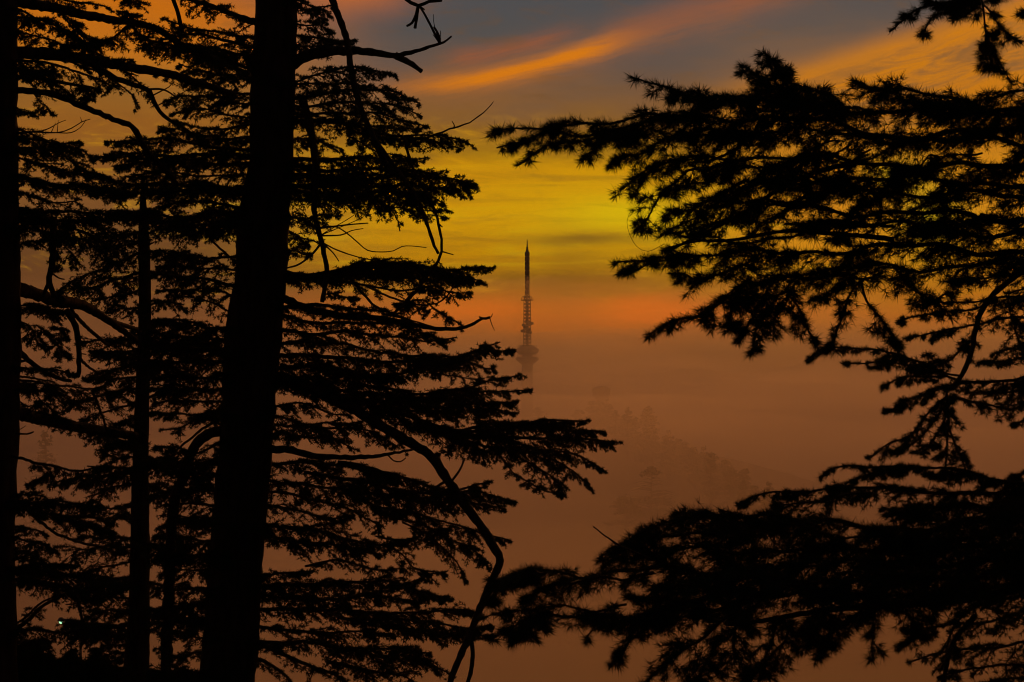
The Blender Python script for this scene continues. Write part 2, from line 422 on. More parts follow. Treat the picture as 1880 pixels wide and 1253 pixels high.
# ------------------------------------------------------------------ the ground: one sheet from the viewpoint to the hills
ridge = [(P(760, 800, 980), 0), (P(968, 800, 855), 0), (P(1080, 762, 800), 0), (P(1190, 790, 700), 0), (P(1300, 858, 600), 0), (P(1400, 892, 520), 0), (P(1560, 1010, 430), 0)]
RD = np.array([p for p, _ in ridge]); RD[:, 2] -= 6
def ground_z(x, y):
    d = math.hypot(x, y)
    z = -1.9 - .10 * d if d < 24 else -4.3 - .46 * (d - 24)
    z = max(z, -74 + 5 * mnoise.noise(Vector((x * .012, y * .012, 9))))
    if y > 100:
        best = -1e9
        for a, b in zip(RD[:-1], RD[1:]):
            ab = b[:2] - a[:2]; t = max(0, min(1, ((x - a[0]) * ab[0] + (y - a[1]) * ab[1]) / (ab @ ab)))
            q = a + (b - a) * t; dd = math.hypot(x - q[0], y - q[1])
            best = max(best, q[2] - .15 * dd - dd * dd * .0014)
        best += 3.5 * mnoise.noise(Vector((x * .02, y * .02, 3))) + 1.5 * mnoise.noise(Vector((x * .07, y * .07, 1)))
        # a lower shoulder on the left
        q = P(70, 940, 580); dd = math.hypot(x - q[0] + 25, (y - q[1]) * .8); best = max(best, q[2] - 2 - .5 * dd)
        z = max(z, best)
    if y < 24 and d > 2: z += .12 * mnoise.noise(Vector((x * .5, y * .5, 0)))
    return z
ys = np.concatenate([np.linspace(-60, 0, 9)[:-1], np.linspace(0, 60, 46)[:-1], np.linspace(60, 1000, 95)[:-1], np.linspace(1000, 4500, 24)])
xr = np.concatenate([-np.geomspace(4000, 30, 30)[:-1], np.linspace(-30, 30, 31)[:-1], np.linspace(30, 260, 40)[:-1], np.geomspace(260, 4000, 18)])
V = np.array([[x, y, ground_z(x, y)] for y in ys for x in xr])
nx, ny = len(xr), len(ys); I = np.arange(nx * ny).reshape(ny, nx)
Fc = np.stack([I[:-1, :-1], I[:-1, 1:], I[1:, 1:], I[1:, :-1]], -1).reshape(-1, 4)
g = mesh_from('ground', V, Fc, 4, EARTH, None, True); g['kind'] = 'structure'

# ------------------------------------------------------------------ the broadcasting tower on the ridge
TD = 855.; tp = TD / F
tb = P(968, 800, TD); tb[2] -= 4
tower = empty('broadcasting_tower', tb, 'tall thin broadcasting tower with two round decks, rising out of the fog on the ridge', 'tower')
def TZ(y): return P(968, y, TD)[2] - tb[2]
mb = MB(); mb.lathe((0, 0, 0), [(12 * tp, 0), (10.6 * tp, TZ(740)), (10 * tp, TZ(668)), (10 * tp, TZ(634))], 28); mb.build('shaft', CONC, tower)
for y0, y1, kind in ((636, 651, 0), (655, 669, 1)):
    mb = MB()
    if kind == 0: pr = [(9, y1), (15, y1), (20.5, y1 - 4), (21.5, y1 - 9), (17, y1 - 12), (13, y1 - 15)]
    else: pr = [(10, y1 + 1), (14, y1 - 2), (21, y1 - 8), (21.5, y1 - 11), (18, y1 - 13.5), (11, y1 - 13.5)]
    mb.lathe((0, 0, 0), [(a * tp, TZ(b)) for a, b in pr], 32); dk = mb.build('deck', CONC, tower)
    mb = MB()
    for i in range(24):
        a = i * math.tau / 24; zz = TZ(y1 - 12.5 if kind == 0 else y1 - 13.3); r_ = (17.2 if kind == 0 else 18.) * tp
        mb.box((r_ * math.cos(a), r_ * math.sin(a), zz + .45), .12, .12, .9)
    mb.tube([(r_ * math.cos(a), r_ * math.sin(a), zz + .95) for a in np.linspace(0, math.tau, 40)], [.06] * 40, 4)
    mb.build('railing', STEEL, dk)
mb = MB()
def lattice(mb, y0, y1, h0, h1, nb, r=.12):
    for k in range(nb):
        z0 = TZ(y0 + (y1 - y0) * k / nb); z1 = TZ(y0 + (y1 - y0) * (k + 1) / nb)
        a = (h0 + (h1 - h0) * k / nb) * tp; b = (h0 + (h1 - h0) * (k + 1) / nb) * tp
        cs = [(-1, -1), (1, -1), (1, 1), (-1, 1)]
        for i, (p, q) in enumerate(cs):
            p2, q2 = cs[(i + 1) % 4]
            mb.bar((p * a, q * a, z0), (p * b, q * b, z1), r * 1.5)
            mb.bar((p * a, q * a, z0), (p2 * b, q2 * b, z1), r); mb.bar((p2 * a, q2 * a, z0), (p * b, q * b, z1), r)
            mb.bar((p * b, q * b, z1), (p2 * b, q2 * b, z1), r)
lattice(mb, 636, 552, 6.8, 6.0, 13); lattice(mb, 552, 540, 6.0, 3.4, 2, .14)
mb.bar((0, 0, TZ(636)), (0, 0, TZ(552)), .55, 8)
lt = mb.build('lattice_mast', STEEL, tower)
mb = MB()
for y, r_ in ((552, 11.5), (546, 9.5)): mb.lathe((0, 0, TZ(y)), [(r_ * tp, 0), (r_ * tp, .25)], 20)
for i in range(16):
    a = i * math.tau / 16; mb.bar((11 * tp * math.cos(a), 11 * tp * math.sin(a), TZ(552)), (11 * tp * math.cos(a), 11 * tp * math.sin(a), TZ(547)), .07, 4)
mb.build('service_platform', STEEL, tower)
for i, (y, a) in enumerate([(594, .3), (597, 2.4), (600, 4.2), (605, 1.2), (608, 3.2), (611, 5.3)]):
    mb = MB(); c = (7.6 * tp * math.cos(a), 7.6 * tp * math.sin(a), TZ(y)); mb.lathe(c, [(.2, -.7), (1.0, -.55), (1.15, 0), (1.0, .55), (.2, .7)], 12)
    mb.build('dish', CONC, tower)
mb = MB()
for k in range(9):
    y = 540 - k * 8.6
    mb.lathe((0, 0, 0), [(3.6 * tp, TZ(y)), (4.4 * tp, TZ(y - .8)), (4.4 * tp, TZ(y - 7.4)), (3.6 * tp, TZ(y - 8.2))], 12)
mb.lathe((0, 0, 0), [(3.2 * tp, TZ(462.6)), (2.0 * tp, TZ(458)), (1.8 * tp, TZ(454))], 10)
ant = mb.build('antenna', STEEL, tower)
mb = MB(); mb.lathe((0, 0, 0), [(1.3 * tp, TZ(454)), (.9 * tp, TZ(446)), (.45 * tp, TZ(440))], 8); mb.build('lightning_rod', STEEL, ant)

# ------------------------------------------------------------------ the water tank beside the tower
wd = 800.; wp = wd / F; wb = P(1104, 775, wd); wb[2] = ground_z(wb[0], wb[1]) - .5
tank = empty('water_tower', wb, 'faint round water tower standing on the foggy ridge right of the mast', 'water tower')
def WZ(y): return P(1104, y, wd)[2] - wb[2]
mb = MB(); mb.lathe((0, 0, 0), [(9 * wp, 0), (9 * wp, WZ(738)), (10 * wp, WZ(734))], 20); mb.build('shaft', CONC, tank)
mb = MB(); mb.lathe((0, 0, 0), [(10 * wp, WZ(734)), (16 * wp, WZ(727)), (16.5 * wp, WZ(716)), (17.6 * wp, WZ(715.5)), (17.4 * wp, WZ(714.5)), (9 * wp, WZ(710)), (2 * wp, WZ(708.5))], 24); mb.build('tank', CONC, tank)

# ------------------------------------------------------------------ far trees
def far_cedar(h, wdt, seed, loc, label, group, layers=11, n=1700, peak=.75, leaf=.34):
    r2 = np.random.default_rng(seed)
    root = empty('cedar_tree', loc, label, 'tree', group)
    mb = MB(); zs = np.linspace(0, 1, 9)
    lean = r2.normal(0, .02, (9, 2)).cumsum(0) * h * .3
    mb.tube(np.c_[lean, zs * h], (.028 * h) * (1 - zs * .92), 8, .06)
    for k in range(layers * 3):
        z = .18 + .8 * (k / (layers * 3)); a = r2.uniform(0, math.tau); r_ = wdt * .5 * min(1, (1 - z) * 1.9 + .06) * r2.uniform(.6, 1)
        c0 = np.array([np.interp(z, zs, lean[:, 0]), np.interp(z, zs, lean[:, 1]), z * h])
        mb.tube([c0, c0 + [r_ * .55 * math.cos(a), r_ * .55 * math.sin(a), r_ * .08], c0 + [r_ * math.cos(a), r_ * math.sin(a), -r_ * .02]], [.009 * h, .006 * h, .002 * h], 4)
    mb.build('trunk', BARK, root)
    # crown: flat, ragged tiers of leaf-sized faces
    lz = np.sort(r2.uniform(.15, 1, layers)); pts = []
    for k in range(layers):
        z = lz[k]; rad = wdt * .5 * min(1, (1 - z) ** .55 * 1.1 + .07); m = int(n * (rad / wdt * 2) ** 1.2 / layers * 1.6) + 12
        nl = r2.integers(4, 8); aa = r2.uniform(0, math.tau, nl); le = r2.uniform(.55, 1.1, nl)
        q = r2.integers(0, nl, m); rr = r2.uniform(.08, 1, m) ** .7 * rad * le[q]; an = aa[q] + r2.normal(0, .30, m)
        c0 = np.array([np.interp(z, zs, lean[:, 0]), np.interp(z, zs, lean[:, 1])])
        pts.append(np.c_[c0[0] + rr * np.cos(an), c0[1] + rr * np.sin(an), z * h - rr * .12 + r2.normal(0, .016 * h, m)])
    pts = np.concatenate(pts); m = len(pts)
    d1 = unit(r2.normal(0, 1, (m, 3)) * [1, 1, .45]); d2 = unit(np.cross(d1, r2.normal(0, 1, (m, 3))))
    sz = leaf * r2.uniform(.6, 1.5, (m, 1))
    V = np.stack([pts - d1 * sz, pts + d2 * sz * .45, pts + d1 * sz, pts - d2 * sz * .45], 1).reshape(-1, 3)
    mesh_from('crown', V, np.arange(m * 4), 4, NEEDLE, root)
    return root
protos = []
spots = [  # photo pixel of the foot, distance, height (px), label
    (1190, 822, 690, 74, 'broad leafy-looking cedar topping the foggy ridge, tallest crown right of the water tower'),
    (1228, 838, 660, 46, 'narrow faint cedar just right of the tallest ridge crown'),
    (1258, 850, 640, 44, 'small cedar standing second down the foggy slope from the tall crown'),
    (1150, 800, 730, 40, 'faint cedar between the water tower and the tallest ridge crown'),
    (1290, 870, 600, 48, 'flat-topped cedar halfway down the foggy ridge'),
    (1330, 888, 560, 46, 'spreading cedar with flat tiers low on the foggy ridge'),
    (1366, 905, 530, 46, 'lowest cedar of the ridge line, its top reaching out to the right'),
    (1415, 925, 500, 40, 'small dim cedar at the right end of the foggy ridge'),
    (1128, 790, 760, 30, 'small crown close right of the water tower'),
    (1060, 790, 800, 28, 'small dim crown left of the water tower'),
    (1195, 955, 520, 96, 'large dim cedar below the ridge, its dark crown half lost in the fog'),
    (1150, 985, 500, 80, 'dim cedar lower left of the large one below the ridge'),
    (1260, 1000, 500, 80, 'dim cedar lower right of the large one below the ridge'),
    (78, 915, 560, 118, 'faint tiered cedar in the fog between the two left trunks'),
    (1030, 1290, 420, 110, 'very faint cedar top at the bottom of the picture between the two near trees'),
    (1100, 1300, 420, 90, 'very faint cedar top beside another at the bottom centre of the picture'),
]
r3 = np.random.default_rng(5)
for a, b in zip(ridge[1:-1], ridge[2:]):          # more crowns shoulder to shoulder along the ridge and just below it
    for k in range(7):
        t = (k + r3.uniform(.1, .9)) / 7; q = a[0] + (b[0] - a[0]) * t; pq = proj(q); far = q[1]
        if 930 < pq[0] < 1480: spots.append((pq[0] + r3.uniform(-6, 6), pq[1] + r3.uniform(2, 40), far - r3.uniform(0, 60), r3.uniform(26, 50), None))
for i, (x, y, d, hp, lab) in enumerate(spots):
    if lab is None: lab = 'dim cedar among the fog-veiled trees that cover the ridge right of the tower'
    h = hp * d / F; b = P(x, y, d); b[2] = min(b[2], ground_z(b[0], b[1]) + 1) if d > 450 else b[2]
    top = P(x, y - hp, d)[2]; gz = ground_z(b[0], b[1]); b[2] = gz - .3; h = max(9., top - b[2])
    wq = {0: .85, 2: 1.0, 4: 1.1, 5: 1.2, 6: 1.1}.get(i, 1.25) * hp * d / F
    if i == 13: wq = 120 * d / F
    far_cedar(h, wq, 100 + i, tuple(b), lab, 'cedars standing in the fog', layers=10 + int(h / 3), n=2600 if i in (0, 10, 13) else 1700, leaf=.26 + d * .0003)

# ------------------------------------------------------------------ haze and the fog bank in the valley
def closed_slab(name, m, xs, ys, top, bottom):
    T_ = np.array([[x, y, top(x, y)] for y in ys for x in xs]); B_ = T_.copy(); B_[:, 2] = bottom
    nx, ny = len(xs), len(ys); N = nx * ny; I = np.arange(N).reshape(ny, nx)
    f1 = np.stack([I[:-1, :-1], I[:-1, 1:], I[1:, 1:], I[1:, :-1]], -1).reshape(-1, 4); f2 = f1[:, ::-1] + N
    ring = np.concatenate([I[0, :], I[1:, -1], I[-1, -2::-1], I[-2:0:-1, 0]]); rn = np.roll(ring, -1)
    f3 = np.stack([ring, ring + N, rn + N, rn], -1)
    return mesh_from(name, np.vstack([T_, B_]), np.concatenate([f1, f2, f3[:, ::-1]]), 4, m)
hz = closed_slab('haze', volmat('thin_air', (.95, .92, .88, 1), .00017, .3), [-1300, 1300], [-70, 1400], lambda x, y: 160., -135.)
hz['kind'] = 'stuff'
FS = [(110, -.19), (200, -.125), (320, -.062), (430, -.023), (540, .004), (680, .016), (760, .028), (830, .038), (880, .035), (1000, .012)]
def fog_top(x, y):
    s_ = np.interp(y, [a for a, b in FS], [b for a, b in FS])
    z = s_ * y
    p = Vector((x * .006, y * .006, 0))
    z += (6 * mnoise.noise(p) + 3.5 * mnoise.noise(p * 2.3 + Vector((5, 1, 2))) + 1.6 * mnoise.noise(p * 6.1) + .8 * mnoise.noise(p * 13)) * min(1.6, .2 + y / 700)
    return z + .010 * max(0, abs(x) - 60)
fx = np.concatenate([-np.geomspace(1200, 262, 12)[:-1], np.linspace(-260, 260, 66)[:-1], np.geomspace(262, 1200, 12)])
fy = np.linspace(110, 1000, 100)
fog = closed_slab('fog', volmat('fog_bank', (1, .90, .82, 1), .0045, .78), fx, fy, fog_top, -134.)
fog['kind'] = 'stuff'
# a thinner, higher layer of mist with a torn top
def mist_top(x, y):
    s_ = np.interp(y, [200, 350, 500, 650, 760, 830, 900, 1060], [-.30, -.05, .012, .042, .056, .066, .062, .02])
    p = Vector((x * .0045, y * .0045, 7.))
    return s_ * y + (13 * mnoise.noise(p) + 10 * mnoise.noise(p * 2.1) + 6 * mnoise.noise(p * 4.7) + 3 * mnoise.noise(p * 10)) * min(1.5, .1 + y / 650) + .02 * max(0, abs(x) - 80)
mist = closed_slab('mist', volmat('mist_layer', (1, .88, .82, 1), .0016, .78), fx, np.linspace(200, 1060, 90), mist_top, -134.)
mist['kind'] = 'stuff'
# ------------------------------------------------------------------ near cedars, left
def foot(px, d):
    b = P(px, 1253, d); b[2] = ground_z(b[0], b[1]) - .15; return b
def fo(up=14, dn=20, Lm=1., dens=1., hang=0., t0=0., t1=1., tip=.22, droop=.25, **k):
    return dict(up=up, dn=dn, Lm=Lm, dens=dens, hang=hang, t0=t0, t1=t1, tip=tip, droop=droop, **k)
NB = 'near cedars framing the view'
tc_ = Tree('cedar_tree', foot(415, 21), 'largest cedar, thick straight trunk left of centre with long dead hanging limbs', 'tree', 21, FAR, NB)
tc_.trunk([(510, -260, 32), (508, -60, 36), (507, 0, 37), (502, 150, 39), (497, 300, 39), (482, 420, 50), (478, 500, 48), (465, 620, 50), (453, 800, 48), (443, 900, 47), (432, 1050, 49), (428, 1150, 51), (417, 1253, 51), (405, 1400, 56)])
ta = Tree('cedar_tree', foot(-20, 16), 'cedar whose dark trunk fills the left edge of the picture', 'tree', 16, FAR, NB)
ta.trunk([(-30, -260, 52), (-22, 0, 50), (-16, 200, 48), (-14, 450, 50), (-14, 600, 50), (-20, 760, 51), (-26, 1000, 51), (-26, 1253, 55), (-30, 1400, 60)])
tb_ = Tree('cedar_tree', foot(252, 26), 'slender cedar with a thin trunk standing between the left edge trunk and the thick one', 'tree', 26, FAR, NB)
tb_.trunk([(262, 330, 3), (263, 400, 8), (265, 470, 11), (266, 600, 11.5), (262, 700, 12.5), (258, 850, 14), (257, 1000, 17), (255, 1120, 20), (250, 1253, 24), (248, 1400, 28)])

def run(tree, rows):
    for r in rows: tree.limb(*r[0], **r[1])
def L(pts, r0, r1, d1=None, fol=None, **k): return ((pts, r0, r1), dict(d1=d1, fol=fol, **k))

# right side of the thick trunk
run(tc_, [
 # bare broken limb at the top
 L([(530, 122), (560, 104), (590, 96), (640, 93), (690, 97), (725, 102), (755, 97), (795, 84), (815, 78), (829, 67)], 12, 1.6, 20.2, subs=[
    ([(722, 103), (738, 109), (757, 119), (774, 132)], 7, 4.5), ([(802, 84), (806, 66), (797, 50)], 2.6, 2), ([(797, 50), (784, 34), (772, 14)], 2.6, 2.2), ([(803, 60), (797, 45), (796, 27)], 1, .5), ([(805, 70), (795, 64)], 1.2, .7), ([(806, 66), (809, 57)], 1.2, .6)]),
 L([(520, -180), (620, -110), (700, -40), (745, -2), (768, 10), (788, 4), (811, 1)], 9, 2.5, 20.4, subs=[
    ([(767, 10), (764, 28), (757, 42), (747, 48)], 3.4, 2.2), ([(757, 42), (762, 52)], 3, 3), ([(770, 12), (779, 18)], 2, 1.5)]),
 # long dead limbs hanging from above
 L([(560, -120), (590, -60), (610, 0), (623, 35), (635, 70), (643, 115), (652, 165), (665, 205), (680, 240), (700, 285), (722, 320)], 7.5, 4.5, 19.2),
 L([(690, 262), (720, 300), (745, 335), (768, 372), (780, 400), (790, 430), (798, 452), (805, 466)], 4.6, 2.6, 19.0, d0=19.3, subs=[([(772, 385), (768, 375)], 2, 1)]),
 L([(742, 255), (752, 290), (765, 325), (785, 358), (797, 385), (805, 410), (810, 440), (811, 462), (804, 480), (790, 500), (765, 535), (742, 560), (716, 582)], 3, 2.4, 19.0, d0=19.4, subs=[([(811, 460), (832, 468)], 1.6, 1), ([(803, 415), (812, 417)], 1.8, 1.2), ([(808, 478), (820, 500), (826, 520)], 1.3, .6)]),
 L([(556, 185), (566, 215), (574, 260), (579, 310), (579, 350), (577, 385), (583, 420), (590, 445), (597, 475), (600, 500), (597, 525), (591, 555)], 7, 4, 20.2, d0=20.6, subs=[
    ([(590, 420), (640, 413), (676, 410)], 2, 1.2), ([(590, 435), (625, 432), (645, 424), (667, 420)], 1.8, .8), ([(586, 416), (612, 416), (632, 425), (655, 444), (675, 460), (700, 463), (722, 461), (738, 453), (755, 452), (783, 455)], 1.5, .8),
    ([(595, 447), (620, 460), (660, 473), (690, 478), (717, 478)], 1.5, .8), ([(592, 447), (575, 465), (550, 485), (525, 493)], 2.4, 1.6), ([(640, 414), (650, 395), (644, 386)], 1, .6), ([(650, 412), (665, 400), (670, 389)], 1, .5), ([(597, 440), (612, 465), (622, 480)], 1.8, 1)]),
 L([(508, 692), (540, 700), (575, 715), (620, 737), (660, 757), (700, 782), (745, 808), (785, 832), (805, 855), (822, 882), (845, 915), (868, 948), (890, 975), (905, 1002), (918, 1028), (906, 1058), (893, 1090), (878, 1125), (866, 1155), (852, 1190), (838, 1222), (825, 1256), (818, 1300)], 12, 5, 18.4, subs=[
    ([(862, 1160), (866, 1180), (868, 1205), (864, 1235), (858, 1256), (854, 1290)], 4.2, 3.6), ([(834, 882), (845, 862), (852, 845)], 2.6, 1.8), ([(822, 880), (805, 892), (795, 905)], 3.4, 2)]),
 L([(485, 826), (530, 826), (580, 838), (640, 840), (690, 838), (725, 832), (757, 826)], 8, 2, 19.8, subs=[([(710, 836), (722, 846), (735, 848), (745, 841)], 1.6, 1)]),
 L([(515, 545), (560, 565), (620, 580), (680, 583), (740, 592), (800, 604), (845, 603), (870, 594), (885, 585), (899, 583)], 8, 2.4, 19.6, fol=fo(8, 14, .55, .7, t1=.6), subs=[
    ([(890, 584), (902, 582), (904, 576)], 1.2, .6), ([(896, 584), (903, 596), (908, 607)], 1, .5), ([(885, 586), (880, 582)], 2, 1.2)]),
 L([(760, 536), (740, 560), (718, 580)], 3, 2.4, 19.4, d0=19.8),
 L([(650, 520), (672, 545), (690, 563), (725, 578)], 3, 2, 20.2, d0=20.4),
 L([(672, 525), (715, 545), (755, 558), (790, 560), (812, 552), (828, 535), (833, 522)], 2.4, 1.2, 20.2, d0=20.4),
 L([(700, 575), (760, 590), (800, 602)], 2, 1.2, 20.6, d0=20.4),
])
